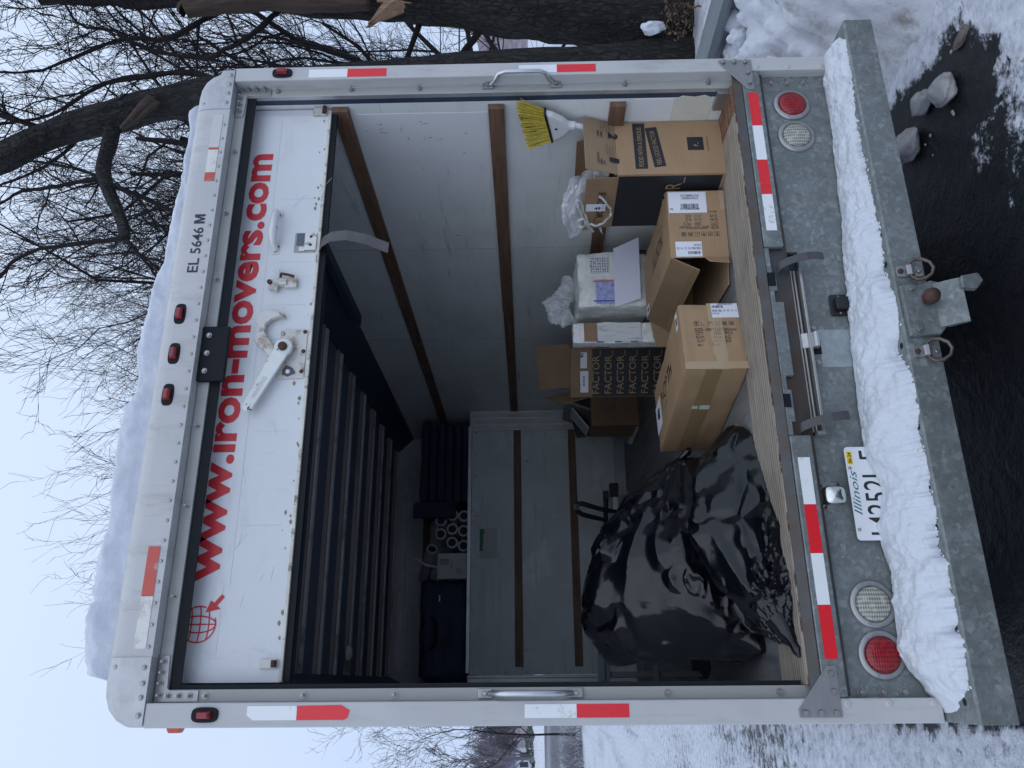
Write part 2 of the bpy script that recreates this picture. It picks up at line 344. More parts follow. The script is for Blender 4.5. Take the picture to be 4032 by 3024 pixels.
# ------------------------------------------------------------------ mesh helpers
class MB:
    def __init__(s): s.v = []; s.f = []; s.m = []
    def add(s, vs, fs, mi=0):
        o = len(s.v); s.v += [tuple(p) for p in vs]; s.f += [tuple(i+o for i in f) for f in fs]; s.m += [mi]*len(fs); return s
    def box(s, x0, x1, y0, y1, z0, z1, mi=0):
        return s.add([(x0,y0,z0),(x1,y0,z0),(x1,y1,z0),(x0,y1,z0),(x0,y0,z1),(x1,y0,z1),(x1,y1,z1),(x0,y1,z1)],
                     [(0,3,2,1),(4,5,6,7),(0,1,5,4),(1,2,6,5),(2,3,7,6),(3,0,4,7)], mi)
    def prism(s, poly, axis, a0, a1, mi=0):
        n = len(poly)
        def P(p, a): return {'x': (a, p[0], p[1]), 'y': (p[0], a, p[1]), 'z': (p[0], p[1], a)}[axis]
        return s.add([P(p, a0) for p in poly]+[P(p, a1) for p in poly],
                     [tuple(range(n)), tuple(range(2*n-1, n-1, -1))]+[(i, i+n, (i+1) % n+n, (i+1) % n) for i in range(n)], mi)
    def quadslab(s, q, t, mi=0):
        q = [Vector(p) for p in q]; nrm = (q[1]-q[0]).cross(q[3]-q[0]).normalized()*t
        return s.add([*q, *[p+nrm for p in q]], [(0,1,2,3),(7,6,5,4),(0,4,5,1),(1,5,6,2),(2,6,7,3),(3,7,4,0)], mi)
    def tube(s, pts, r, n=8, cap=True, mi=0, flat=1.0):
        pts = [Vector(p) for p in pts]; k = len(pts); rs = r if isinstance(r, (list, tuple)) else [r]*k
        t0 = (pts[1]-pts[0]).normalized(); u = t0.orthogonal().normalized(); vs = []
        for i in range(k):
            t = (pts[min(i+1, k-1)]-pts[max(i-1, 0)]).normalized()
            u = (u-t*u.dot(t));  u = u.normalized() if u.length > 1e-6 else t.orthogonal().normalized()
            w = t.cross(u)
            for j in range(n):
                a = 2*math.pi*j/n; vs.append(pts[i]+u*(math.cos(a)*rs[i])+w*(math.sin(a)*rs[i]*flat))
        fs = [(i*n+j, i*n+(j+1) % n, (i+1)*n+(j+1) % n, (i+1)*n+j) for i in range(k-1) for j in range(n)]
        if cap: fs += [tuple(range(n-1, -1, -1)), tuple(range((k-1)*n, k*n))]
        return s.add(vs, fs, mi)
    def ribbon(s, pts, width, wdir, t=.002, mi=0):
        wd = Vector(wdir).normalized()*width/2; pts = [Vector(p) for p in pts]; k = len(pts); vs = []
        for i in range(k):
            tg = (pts[min(i+1, k-1)]-pts[max(i-1, 0)]).normalized(); nn = tg.cross(wd).normalized()*t/2
            vs += [pts[i]-wd-nn, pts[i]+wd-nn, pts[i]+wd+nn, pts[i]-wd+nn]
        fs = [(i*4+j, i*4+(j+1) % 4, (i+1)*4+(j+1) % 4, (i+1)*4+j) for i in range(k-1) for j in range(4)]+[(3,2,1,0),(4*k-4,4*k-3,4*k-2,4*k-1)]
        return s.add(vs, fs, mi)
    def cyl(s, p0, p1, r, n=16, mi=0): return s.tube([p0, p1], r, n, True, mi)
    def lathe(s, prof, c, ax, n=20, mi=0):
        ax = Vector(ax).normalized(); u = ax.orthogonal().normalized(); w = ax.cross(u); c = Vector(c); vs = []; k = len(prof)
        for (r, h) in prof:
            for j in range(n):
                a = 2*math.pi*j/n; vs.append(c+ax*h+u*(math.cos(a)*max(r, 1e-5))+w*(math.sin(a)*max(r, 1e-5)))
        fs = [(i*n+j, i*n+(j+1) % n, (i+1)*n+(j+1) % n, (i+1)*n+j) for i in range(k-1) for j in range(n)]
        fs += [tuple(range(n-1, -1, -1)), tuple(range((k-1)*n, k*n))]
        return s.add(vs, fs, mi)
    def bolt(s, c, ax, r=.009, h=.008, washer=True, stud=False, n=6):
        if washer: s.lathe([(r*1.45, 0), (r*1.4, .0025)], c, ax, 12)
        c2 = Vector(c)+Vector(ax).normalized()*.002
        s.lathe([(r, 0), (r, h*.75), (r*.8, h)], c2, ax, n)
        if stud: s.lathe([(r*.5, h), (r*.45, h*2.3)], c2, ax, 8)
        return s
    def rivet(s, c, ax, r=.006):
        return s.lathe([(r, 0), (r*.9, r*.35), (r*.5, r*.6), (r*.1, r*.65)], c, ax, 8)
    def grid(s, nx, ny, fn, mi=0):
        return s.add([fn(i/(nx-1), j/(ny-1)) for j in range(ny) for i in range(nx)],
                     [(j*nx+i, j*nx+i+1, (j+1)*nx+i+1, (j+1)*nx+i) for j in range(ny-1) for i in range(nx-1)], mi)
    def build(s, name, mats, parent=None, bevel=0, smooth=None, recalc=True, seg=2):
        me = bpy.data.meshes.new(name); me.from_pydata(s.v, [], s.f)
        mats = mats if isinstance(mats, (list, tuple)) else [mats]
        for m in mats: me.materials.append(m)
        if len(mats) > 1: me.polygons.foreach_set('material_index', s.m)
        if recalc:
            bm = bmesh.new(); bm.from_mesh(me); bmesh.ops.recalc_face_normals(bm, faces=bm.faces); bm.to_mesh(me); bm.free()
        if smooth:
            me.polygons.foreach_set('use_smooth', [True]*len(me.polygons))
            if smooth < 180: me.set_sharp_from_angle(angle=math.radians(smooth))
        me.update(); o = bpy.data.objects.new(name, me); COL.objects.link(o)
        if parent: o.parent = parent
        if bevel:
            b = o.modifiers.new('bevel', 'BEVEL'); b.width = bevel; b.segments = seg; b.limit_method = 'ANGLE'; b.angle_limit = math.radians(40)
        return o
def tag(o, label=None, cat=None, group=None, kind=None):
    for k, v in (('label', label), ('category', cat), ('group', group), ('kind', kind)):
        if v: o[k] = v
    return o
def thing(name, label, cat, loc=(0, 0, 0), rz=0, group=None, rot=None):
    o = bpy.data.objects.new(name, None); COL.objects.link(o); o.empty_display_size = .1
    o.location = loc; o.rotation_euler = rot if rot else (0, 0, rz); return tag(o, label, cat, group)
def share(src, parent, loc=(0, 0, 0), rot=None):
    o = src.copy(); COL.objects.link(o); o.parent = parent; o.location = loc
    if rot: o.rotation_euler = rot
    return o
def text(body, R, U, org, h, mat, parent, name, width=None, bold=0.0, ref='H', ext=.0004, align='L', shear=0, space=1.0):
    R = Vector(R).normalized(); U = Vector(U).normalized(); Nn = R.cross(U)
    def mk(b, ex):
        c = bpy.data.curves.new('t', 'FONT'); c.body = b; c.size = 1; c.offset = bold; c.extrude = ex; c.resolution_u = 3; c.shear = shear; c.space_character = space
        o = bpy.data.objects.new('t', c); COL.objects.link(o)
        dg = bpy.context.evaluated_depsgraph_get(); me = bpy.data.meshes.new_from_object(o.evaluated_get(dg))
        bpy.data.objects.remove(o); bpy.data.curves.remove(c); return me
    me = mk(body, 0.0); mr = mk(ref, 0.0)
    hr = max(v.co.y for v in mr.vertices)-min(0, min(v.co.y for v in mr.vertices)) if len(mr.vertices) else .7
    bpy.data.meshes.remove(mr)
    x0 = min(v.co.x for v in me.vertices); x1 = max(v.co.x for v in me.vertices)
    sy = h/hr; sx = (width/(x1-x0)) if width else sy
    dx = {'L': 0, 'C': -(x1-x0)*sx/2, 'R': -(x1-x0)*sx}[align]
    o0 = Vector(org)
    for v in me.vertices: v.co = o0+R*((v.co.x-x0)*sx+dx)+U*(v.co.y*sy)+Nn*ext
    me.materials.clear(); me.materials.append(mat); me.name = name
    o = bpy.data.objects.new(name, me); COL.objects.link(o); o.parent = parent
    return o
def each(name, mat, parent, locs, ax, kind='bolt', r=.009, h=.008, washer=True, stud=False):
    mb = MB()
    if kind == 'bolt': mb.bolt((0, 0, 0), ax, r, h, washer, stud)
    elif kind == 'rivet': mb.rivet((0, 0, 0), ax, r)
    else: mb.lathe(kind, (0, 0, 0), ax, 14)
    o = mb.build(name, mat, parent, smooth=45); o.location = locs[0]
    for p in locs[1:]: share(o, parent, p)
def lerp_tab(tab, x):
    if x <= tab[0][0]: return tab[0][1]
    for (a, b), (c, d) in zip(tab, tab[1:]):
        if x <= c: t = (x-a)/(c-a); t = t*t*(3-2*t); return b+(d-b)*t
    return tab[-1][1]
def sstep(a, b, x):
    t = max(0, min(1, (x-a)/(b-a))); return t*t*(3-2*t)
def fbm(p, o=5): return noise.fractal(Vector(p), .9, 2.1, o, noise_basis='PERLIN_ORIGINAL')
def panel_slab(mb, u, v, org, R, U, t=.0015):
    R = Vector(R); U = Vector(U); o = Vector(org); Nn = R.cross(U).normalized()
    mb.quadslab([o+R*u[0]+U*v[0], o+R*u[1]+U*v[0], o+R*u[1]+U*v[1], o+R*u[0]+U*v[1]], t)

# ================================================================== GROUND
def snow_bias(x, y):
    w = .15*fbm((x*2.2, y*2.2, 3), 5)+.08*fbm((x*9, y*9, 1), 4)
    left = sstep(.10, -.16, x+w*1.1)
    wt = sstep(2.26, 2.74, x+w*1.2+.65*sstep(-.15, -.5, y))
    near = sstep(-.02, -.34, y+.42*fbm((x*3.2, y*3.2, 9), 4)-.1*(x-2))*sstep(1.2, 2.0, x)*(.52+.34*sstep(-.25, -.6, y))
    b = max(left, wt, near)
    if y < -1.2: b = max(b, .25+.5*fbm((x*.8, y*.8, 2)))
    if left >= .9:      # icy lot, then the ploughed road
        b = .70+.24*fbm((x*1.4, y*.45, 7), 5)+.10*fbm((x*5, y*2, 3), 4)
        if 25 < y < 150: b = .40+.24*fbm((x*.05, y*.3, 5), 4)
    if x > 3.4: b = 1
    return b
dx_ = list(np.arange(-1.6, 3.7, .035)); dy_ = list(np.arange(-1.4, 5.2, .045))
gx = [-1600, -800, -400, -200, -120, -80, -55, -40, -30, -22, -16, -12, -9, -7, -5.5, -4.4, -3.5, -2.8, -2.2, -1.8]+dx_+[4, 5, 6.5, 9, 13, 20, 30, 50, 90, 160, 300, 600, 1600]
gy = [-1600, -500, -120, -40, -18, -10, -6, -4, -3, -2.4, -2, -1.7]+dy_+list(np.arange(5.4, 9, .2))+[9.5, 10.2, 11, 12, 13.2, 14.6, 16.2, 18, 20, 22, 24, 25, 26, 28, 31, 35, 40, 46, 54, 64, 78, 95, 115, 135, 150, 160, 190, 240, 330, 500, 900, 1600]
gverts = []; gatt = []
for y in gy:
    for x in gx:
        b = snow_bias(x, y); z = 0.0
        if -1.7 < x < 3.7 and -1.5 < y < 5.2:
            fade = min(sstep(-1.7, -1.3, x), sstep(-1.5, -1.1, y), sstep(5.2, 4.6, y))
            z = fade*(b*.022+.012*b*fbm((x*5, y*5, 0), 5)+.003*fbm((x*14, y*14, 4), 3))
        gverts.append((x, y, z)); gatt.append(b)
nx_ = len(gx)
g = MB(); g.add(gverts, [(j*nx_+i, j*nx_+i+1, (j+1)*nx_+i+1, (j+1)*nx_+i) for j in range(len(gy)-1) for i in range(nx_-1)])
go = g.build('ground', ground_m, recalc=False, smooth=180); tag(go, kind='structure')
ga = go.data.attributes.new('snow', 'FLOAT', 'POINT'); ga.data.foreach_set('value', gatt)

# ploughed snow bank between the truck and the guardrail
def bank_z(x, y):
    toe = 2.50+.10*fbm((y*1.5, 2, 0), 4)-.35*sstep(-.1, -.6, y)+.25*sstep(.25, .55, y)*sstep(1.0, .6, y)*0
    t = sstep(toe, toe+.62, x); top = .40+.05*fbm((y*1.2, x, 5), 3)
    z = t*(top+.10*sstep(toe+.3, 3.3, x))
    lump = noise.voronoi(Vector((x*3.6, y*3.6, 1.5)))[0][0]
    l2 = noise.voronoi(Vector((x*9, y*9, 4.5)))[0][0]
    z += t*(.13*(.55-lump)+.045*(.5-l2)+.055*fbm((x*6, y*6, 2), 5)+.022*fbm((x*22, y*22, 3), 4))+.02*sstep(toe-.12, toe+.1, x)*(1-t)*max(0, fbm((x*18, y*18, 8), 4)+.3)
    if x > 3.5: z = z*(1-sstep(3.5, 5.2, x)*.75)
    return (max(z, -.03)-.012*(1-t)) if x < 3.45 else min(z, .30-.10*sstep(3.5, 4.2, x))
bxs = list(np.arange(2.05, 3.62, .018))+[3.7, 3.9, 4.2, 4.6, 5.2, 6, 7.5]; bys = list(np.arange(-1.5, 1.9, .02))+list(np.arange(1.95, 6, .12))+[7, 9, 12, 16, 22]
mb = MB(); mb.add([(x, y, bank_z(x, y)-.05*sstep(-1.2, -1.5, y)) for y in bys for x in bxs],
                  [(j*len(bxs)+i, j*len(bxs)+i+1, (j+1)*len(bxs)+i+1, (j+1)*len(bxs)+i) for j in range(len(bys)-1) for i in range(len(bxs)-1)])
tag(mb.build('snow_bank', snow_old, recalc=False, smooth=180), kind='structure')

# wooded hill round the far side
mb = MB(); n_h = 150; hv = []
for i in range(n_h):
    a = math.radians(-40+125*i/(n_h-1))
    for j in range(9):
        t = j/8; r = 210+120*t; h = (14+4*noise.noise(Vector((i*.13, 0, 4)))+3*noise.noise(Vector((i*.5, 1, 2))))*sstep(0, 1, t**.7)*1.25
        h += (1.2*noise.noise(Vector((i*1.7, j*1.1, 0)))+1.0*random.random())*(t > .1)
        hv.append((r*math.sin(a), r*math.cos(a), h-.3*(j == 0)))
mb.add(hv, [(i*9+j, i*9+j+1, (i+1)*9+j+1, (i+1)*9+j) for i in range(n_h-1) for j in range(8)])
tag(mb.build('hill', hill_mat, recalc=False, smooth=180), kind='structure')
# ploughed ridge along the far edge of the road on the left
mb = MB(); hv = []
for i in range(200):
    x = -60+110*i/199
    for j in range(7):
        t = j/6; hv.append((x, 104+6*t, (1.5+.5*fbm((x*.25, 0, 1), 4))*math.sin(math.pi*t)*(.8+.4*noise.noise(Vector((x*.9, j*.7, 0))))-.02))
mb.add(hv, [(i*7+j, i*7+j+1, (i+1)*7+j+1, (i+1)*7+j) for i in range(199) for j in range(6)])
tag(mb.build('snow_ridge', snow_old, recalc=False, smooth=180), kind='structure')

# ================================================================== TRUCK
truck = thing('box_truck', 'white box moving truck seen from behind with its roll-up door raised', 'truck', (0, 0, 0))
W = 2.44
def T(mb, name, mats, parent=None, **k): return mb.build(name, mats, parent or truck, **k)
def B(name, mats, *box, parent=None, bevel=0, label=None):
    o = T(MB().box(*box), name, mats, parent, bevel=bevel)
    if label: o['label'] = label
    return o
# body shell
floor = B('floor', floor_wood, .085, 2.355, .285, 4.95, .74, .82)
B('side_wall', [wall_white], 2.335, 2.425, .10, 4.95, .745, 2.90, label='right side wall with wooden slats')
B('side_wall', [wall_white], .012, .100, .10, 4.95, .745, 2.90, label='left side wall')
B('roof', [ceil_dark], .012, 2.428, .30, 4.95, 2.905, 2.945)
fw = B('front_wall', [front_liner], .172, 2.150, 4.05, 4.09, .90, 2.118)
B('attic_floor', [front_liner], .10, 2.335, 4.092, 4.95, 2.085, 2.14)
aw = B('attic_wall', [front_liner], .10, 2.335, 4.90, 4.948, 2.142, 2.90)
# front wall trims
mb = MB()
for x in (2.152, 2.205, 2.262, 2.315): mb.box(x, x+.018, 4.035, 4.09, .82, 2.14)
mb.box(2.152, 2.334, 4.062, 4.095, .82, 2.139); T(mb, 'corner_post', alu_trim, bevel=.003)
mb = MB(); mb.box(.101, .170, 4.062, 4.095, .82, 2.139)
for x in (.102, .150): mb.box(x, x+.018, 4.035, 4.09, .82, 2.138)
T(mb, 'corner_post', alu_trim, bevel=.003)
B('bottom_rail', alu_trim, .10, 2.334, 4.022, 4.048, .821, .912, bevel=.004)
sill_a = B('attic_sill', alu_trim, .185, 2.19, 4.028, 4.091, 2.119, 2.150, bevel=.003)
each('rivet', alu_trim, fw, [(.235+.19*k, 4.05, 2.088) for k in range(11)]+[(2.128, 4.05, .98+.17*k) for k in range(7)]+[(.19, 4.05, 1.16+.17*k) for k in range(6)], (0, -1, 0), 'rivet', .0095)
mb = MB()
for k in range(11): mb.rivet((.235+.19*k, 4.022, .868), (0, -1, 0), .008)
for k in range(24): mb.rivet((.22+.085*k, 4.028, 2.134), (0, -1, 0), .004)
tag(T(mb, 'rivet', alu_trim, fw, smooth=50), kind='stuff')
for z0, z1 in ((1.700, 1.763), (1.236, 1.298)): B('wall_slat', slat_wood_x, .232, 2.150, 4.028, 4.0495, z0, z1, parent=fw, bevel=.003)
note = B('paper_notice', paper_green, 1.066, 1.312, 4.046, 4.0496, 1.905, 2.048, parent=fw); note['label'] = 'torn pale paper with a green strip'
note.data.materials[0] = M('weathered_notice', (.47, .50, .50), .6, 0, .05)
mb = MB(); mb.prism([(1.125, 2.018), (1.15, 2.026), (1.2, 2.014), (1.25, 2.02), (1.27, 2.008), (1.305, 2.012), (1.306, 2.0475), (1.125, 2.0475)], 'y', 4.0445, 4.0458); T(mb, 'green_strip', green_print, note)
# attic wall strips
for z0, z1 in ((2.778, 2.842), (2.752, 2.772)): B('trim_strip', alu_trim, .21, 2.06, 4.882, 4.899, z0, z1, parent=aw)
each('rivet', alu_trim, aw, [(.27+.195*k, 4.899, 2.728) for k in range(10)], (0, -1, 0), 'rivet', .009)
B('wall_slat', slat_wood_x, .24, 2.05, 4.874, 4.899, 2.56, 2.625, parent=aw, bevel=.003)
# right wall slats (joined lengths), patches
for (y0, y1, z0, z1, th) in ((.112, 2.55, 2.362, 2.428, .026), (2.553, 4.86, 2.362, 2.428, .024), (.113, 1.02, 1.724, 1.789, .026), (1.022, 2.03, 1.724, 1.789, .024),
                              (2.034, 4.03, 1.724, 1.787, .020), (.114, 1.16, 1.226, 1.291, .026), (1.163, 3.9, 1.226, 1.289, .024)):
    B('wall_slat', slat_wood, 2.335-th, 2.3348, y0, y1, z0, z1, bevel=.003)
B('wall_patch', patch_white, 2.3335, 2.3349, .163, .52, 1.795, 2.343)
B('scuff_plate', patch_white, 2.333, 2.3349, .104, .62, 1.03, 1.195)
mb = MB(); mb.prism([(.106, .872), (.62, .872), (.62, 1.028), (.106, 1.028), (.088, 1.0), (.096, .95), (.086, .91)], 'x', 2.3328, 2.3348); T(mb, 'torn_strip', patch_cream)
B('sill_clip', stainless, 2.315, 2.3325, .06, .16, .823, .868)
for y in (1.27, 2.49): B('panel_seam', M('seam_grey_%d' % int(y*10), (.42, .44, .45), .6), 2.3338, 2.3349, y, y+.004, .83, 2.735)
# right wall scratches
mb = MB(); rs = random.Random(5)
for k in range(60):
    y = rs.uniform(.2, 3.6); z = rs.choice([rs.uniform(1.8, 2.34), rs.uniform(1.31, 1.71), rs.uniform(1.31, 1.71)])
    if k < 16: y = rs.uniform(.2, .6); z = rs.uniform(1.9, 2.25)
    a = rs.uniform(-.3, .3); l = rs.uniform(.004, .03); a = a if rs.random() < .5 else a+1.57
    dy, dz = math.cos(a)*l, math.sin(a)*l; w = rs.uniform(.0012, .003)
    mb.quadslab([(2.3329, y, z), (2.3329, y+w, z+w*.4), (2.3329, y+dy+w, z+dz+w), (2.3329, y+dy, z+dz)], -.0006)
tag(T(mb, 'scuff_mark', M('scuff_black', (.10, .10, .11), .8)), kind='stuff')
# roof bows, top rails, dome lamp
for k in range(8):
    y = 1.98+.407*k
    mb = MB(); mb.box(.17, 2.19, y-.075, y-.048, 2.880, 2.904); mb.box(.17, 2.19, y+.020, y+.024, 2.878, 2.904); mb.box(.17, 2.19, y+.024, y+.055, 2.897, 2.904)
    T(MB().box(.17, 2.19, y-.018, y+.0195, 2.874, 2.896), 'bow_web', bow_metal, T(mb, 'roof_bow', M('bow_flange_%d' % k, (.34, .30, .29), .6, .1, .25, 5, stretch=(.2, 4, 4))))
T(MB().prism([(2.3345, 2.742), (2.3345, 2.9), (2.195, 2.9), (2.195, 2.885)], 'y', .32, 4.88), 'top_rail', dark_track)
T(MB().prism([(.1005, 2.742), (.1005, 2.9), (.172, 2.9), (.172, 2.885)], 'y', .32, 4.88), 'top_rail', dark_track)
each('rivet', alu_trim, truck, [(2.335, .45+.19*k, 2.728) for k in range(22)], (-1, 0, 0), 'rivet', .009)
mb = MB(); mb.lathe([(.05, 0), (.05, -.012), (.034, -.028), (.01, -.034)], (.308, 3.055, 2.866), (0, 0, 1), 16); T(mb, 'dome_lamp', M('dome_lamp_glass', (.7, .72, .75), .25), smooth=50)
# door tracks
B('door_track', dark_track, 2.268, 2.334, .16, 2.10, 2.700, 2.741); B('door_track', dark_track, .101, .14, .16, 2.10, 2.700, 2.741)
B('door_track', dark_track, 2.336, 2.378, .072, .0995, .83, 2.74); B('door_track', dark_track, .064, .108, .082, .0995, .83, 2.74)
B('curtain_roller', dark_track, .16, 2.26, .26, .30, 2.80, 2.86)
# ---- rear frame
mb = MB(); mb.box(0, .0695, 0, .050, .4455, 2.7965); post = T(mb, 'rear_post', white_paint, bevel=.004); post['label'] = 'left rear post with red and white tape'
mb = MB(); mb.box(2.376, W, 0, .050, .4455, 2.7965); post_r = T(mb, 'rear_post', white_paint, bevel=.004); post_r['label'] = 'right rear post with red and white tape'
B('rear_jamb', jamb_paint, .0698, .1062, .0505, .080, .80, 2.7965, bevel=.002); B('rear_jamb', jamb_paint, 2.3405, 2.3757, .0505, .0700, .80, 2.7965, bevel=.002)
B('jamb_lip', alu_trim, 2.3365, 2.3403, .0505, .1015, .80, 2.76)
B('head_jamb', jamb_paint, .1064, 2.3402, .0502, .082, 2.757, 2.7962, bevel=.002)
B('door_seal', black_rubber, .1064, 2.3362, .0585, .064, 2.7225, 2.7568)
B('side_seal', black_rubber, .1063, .120, .060, .066, .83, 2.7568)
# rounded header and two cast corners: lofted loops over the outline
def outline(side):
    L_ = [(0.0, 2.7975), (.0, 2.845), (.004, 2.870), (.018, 2.898), (.045, 2.923), (.085, 2.939), (.130, 2.9435), (.1995, 2.9435)]
    if side == 'L': return L_
    if side == 'R': return [(W-.002-x*1.0, z) for x, z in L_[:-1]]+[(2.2405, 2.9435)]
    return [(.2, 2.9435), (2.24, 2.9435)]
def cap(side, mat, out, name):
    ol = outline(side); mb = MB(); loops = []
    for (y, ins) in ((-out, .058), (.006-out, .030), (.020, .010), (.045, .0), (.16, -.004), (.33, -.004)):
        lp = []
        for (x, z) in ol:
            cx, cz = (1.22, 2.70)
            if side in 'LR':
                c = Vector((.13 if side == 'L' else W-.13, 2.815)); d = Vector((x, z))-c
                if z < 2.815: dd = Vector((x-c.x, 0))
                else: dd = d
                if (side == 'L' and x > .13) or (side == 'R' and x < W-.13): dd = Vector((0, z-c.y))
                q = Vector((x, z))-dd.normalized()*ins*(1 if z > 2.80 else 1)
                if z < 2.80 or (z < 2.846): q = Vector((x+(ins*.18 if side == 'L' else -ins*.18), z))
                lp.append((q.x, y, max(q.y, 2.7975)))
            else: lp.append((x, y, z-ins))
        if side in 'LR': lp = lp+[(lp[-1][0], y, 2.7975)]
        else: lp = lp+[(2.24, y, 2.7975), (.2, y, 2.7975)]
        loops.append(lp)
    n = len(loops[0]); vs = [p for lp in loops for p in lp]
    fs = [(i*n+j, i*n+(j+1) % n, (i+1)*n+(j+1) % n, (i+1)*n+j) for i in range(len(loops)-1) for j in range(n)]+[tuple(range(n)), tuple(range((len(loops)-1)*n, len(loops)*n))]
    mb.add(vs, fs); return T(mb, name, mat, smooth=55)
header = cap('M', white_paint, 0, 'header'); capl = cap('L', cap_metal, .003, 'corner_cap'); capr = cap('R', cap_metal, .003, 'corner_cap')
capl['label'] = 'left rounded corner cap'; capr['label'] = 'right rounded corner cap'
each('rivet', bright_metal, header, [(.23+.0645*k, 0, 2.812) for k in range(31)], (0, -1, 0), 'rivet', .0062)
for cp, pts in ((capl, [(.172, 2.905), (.17, 2.815), (.125, 2.813), (.085, 2.813), (.035, 2.813)]), (capr, [(2.27, 2.815), (2.315, 2.813), (2.36, 2.813), (2.405, 2.813), (2.268, 2.905)])):
    each('rivet', stainless, cp, [(x, -.003 if z < 2.9 else .004, z) for x, z in pts], (0, -1, 0), 'rivet', .0085)
each('bolt', bright_metal, truck, [(x, .0502, 2.776) for x in (.383, .673, .95, 1.512, 1.794, 2.074)], (0, -1, 0), 'bolt', .007, .008, True, True)
# black stop plate in the header
mb = MB(); mb.box(1.108, 1.316, .030, .0495, 2.700, 2.7965); st = T(mb, 'stop_plate', black_rubber, bevel=.004)
each('bolt', bright_metal, st, [(x, .030, 2.770) for x in (1.145, 1.212, 1.28)], (0, -1, 0), 'bolt', .007, .006)
# L brackets
def lbr(side):
    P_ = [(.0715, 2.660), (.1045, 2.660), (.1045, 2.748), (.110, 2.757), (.206, 2.762), (.206, 2.795), (.0715, 2.795)]
    Bp = [(.089, 2.687), (.089, 2.72), (.089, 2.753), (.091, 2.779), (.125, 2.781), (.156, 2.780), (.188, 2.779)]
    if side == 'R': P_ = [(2.4455-x, z) for x, z in P_][::-1]; Bp = [(2.4555-x, z) for x, z in Bp]
    o = T(MB().prism(P_, 'y', .0455, .0500), 'corner_bracket', stainless, bevel=.001)
    each('bolt', bright_metal, o, [(x, .0455, z) for x, z in Bp], (0, -1, 0), 'bolt', .0075, .008, True, True); return o
lbr('L'); lbr('R')
each('bolt', bright_metal, post, [(.088, .0505, z) for z in (2.639, 2.34, 2.063, 1.236, .90)], (0, -1, 0), 'bolt', .0075, .008, True, True)
each('bolt', bright_metal, post_r, [(2.362, .0505, z) for z in (2.633, 2.336, 2.061, 1.236, .903)], (0, -1, 0), 'bolt', .0075, .008, True, True)
# grab handles
def handle(x, lab, tilt):
    pts = [(x, .040, 1.523), (x+tilt*.1, .020, 1.540), (x+tilt*.4, -.012, 1.556), (x+tilt*.5, -.022, 1.580), (x+tilt*.5, -.022, 1.715), (x+tilt*.4, -.012, 1.742), (x+tilt*.1, .020, 1.758), (x, .040, 1.775)]
    o = T(MB().tube(pts, .0085, 10), 'grab_handle', M('handle_alu_'+lab[:4], (.55, .57, .60), .3, .8, .08, 20), smooth=60); o['label'] = lab
    for z in (1.513, 1.786): T(MB().box(x-.014, x+.014, .041, .0502, z-.022, z+.022), 'foot', bright_metal, o, bevel=.002)
    each('bolt', bright_metal, o, [(x, .041, z) for z in (1.512, 1.788)], (0, -1, 0), 'bolt', .008, .008)
handle(.089, 'left grab handle', 0.0); handle(2.366, 'right grab handle', .02)
# marker lamps
def marker(x, z, vert, y=-.0035):
    w, h = (.0215, .040) if vert else (.040, .021)
    mb = MB(); n = 20; P_ = []
    for i in range(n):
        a = 2*math.pi*i/n; ca, sa = math.cos(a), math.sin(a); k = 3.2
        P_.append((x+w*math.copysign(abs(ca)**(2/k), ca), z+h*math.copysign(abs(sa)**(2/k), sa)))
    mb.prism(P_, 'y', y-.004, y+.004); o = T(mb, 'marker_lamp', black_rubber, bevel=.002)
    w2, h2 = w*.56, h*.56; mb = MB()
    mb.add([(x-w2, y-.004, z-h2), (x+w2, y-.004, z-h2), (x+w2, y-.004, z+h2), (x-w2, y-.004, z+h2),
            (x-w2*.7, y-.024, z-h2*.7), (x+w2*.7, y-.024, z-h2*.7), (x+w2*.7, y-.024, z+h2*.7), (x-w2*.7, y-.024, z+h2*.7)],
           [(0,3,2,1), (4,5,6,7), (0,1,5,4), (1,2,6,5), (2,3,7,6), (3,0,4,7)])
    T(mb, 'lens', marker_lens, o, bevel=.003); return o
for x in (1.352, 1.200, 1.048): marker(x, 2.872, False, .002)
marker(.036, 2.614, True); marker(2.408, 2.606, True)
mb = MB(); mb.add([(-.001+.0125, .04, 2.695), (.0115, .085, 2.695), (.0115, .085, 2.75), (.0115, .04, 2.75), (-.016, .046, 2.706), (-.016, .079, 2.706), (-.016, .079, 2.739), (-.016, .046, 2.739)], [(0,1,2,3),(7,6,5,4),(0,4,5,1),(1,5,6,2),(2,6,7,3),(3,7,4,0)])
T(mb, 'side_marker', amber_lens, bevel=.003)
# reflective tape on posts, header, sill
def strip(x0, x1, z0, z1, mat, name, y=-.0012, parent=None, chip=0):
    P_ = [(x0, z0), (x1, z0), (x1, z1), (x0, z1)]
    if chip: P_ = [(x0, z0), (x1, z0), (x1, z1), (x0+(x1-x0)*.35, z1), (x0, z1-chip)]
    return T(MB().prism(P_, 'y', y, y+.001), name, mat, parent)
strip(.020, .0595, 2.342, 2.490, white_tape, 'white_tape', parent=post, chip=.02)
T(MB().prism([(.020, 2.3415), (.0595, 2.3415), (.061, 2.211), (.046, 2.184), (.026, 2.19), (.020, 2.20)], 'y', -.0012, -.0002), 'red_tape', red_tape, post)
strip(.0215, .0592, 1.5145, 1.667, white_tape, 'white_tape', parent=post); strip(.0215, .0592, 1.360, 1.514, red_tape, 'red_tape', parent=post)
strip(2.385, 2.4245, 2.3455, 2.50, white_tape, 'white_tape', parent=post_r); strip(2.385, 2.4245, 2.189, 2.345, red_tape, 'red_tape', parent=post_r)
strip(2.387, 2.4245, 1.510, 1.661, white_tape, 'white_tape', parent=post_r, chip=.01); strip(2.387, 2.4245, 1.355, 1.5095, red_tape, 'red_tape', parent=post_r)
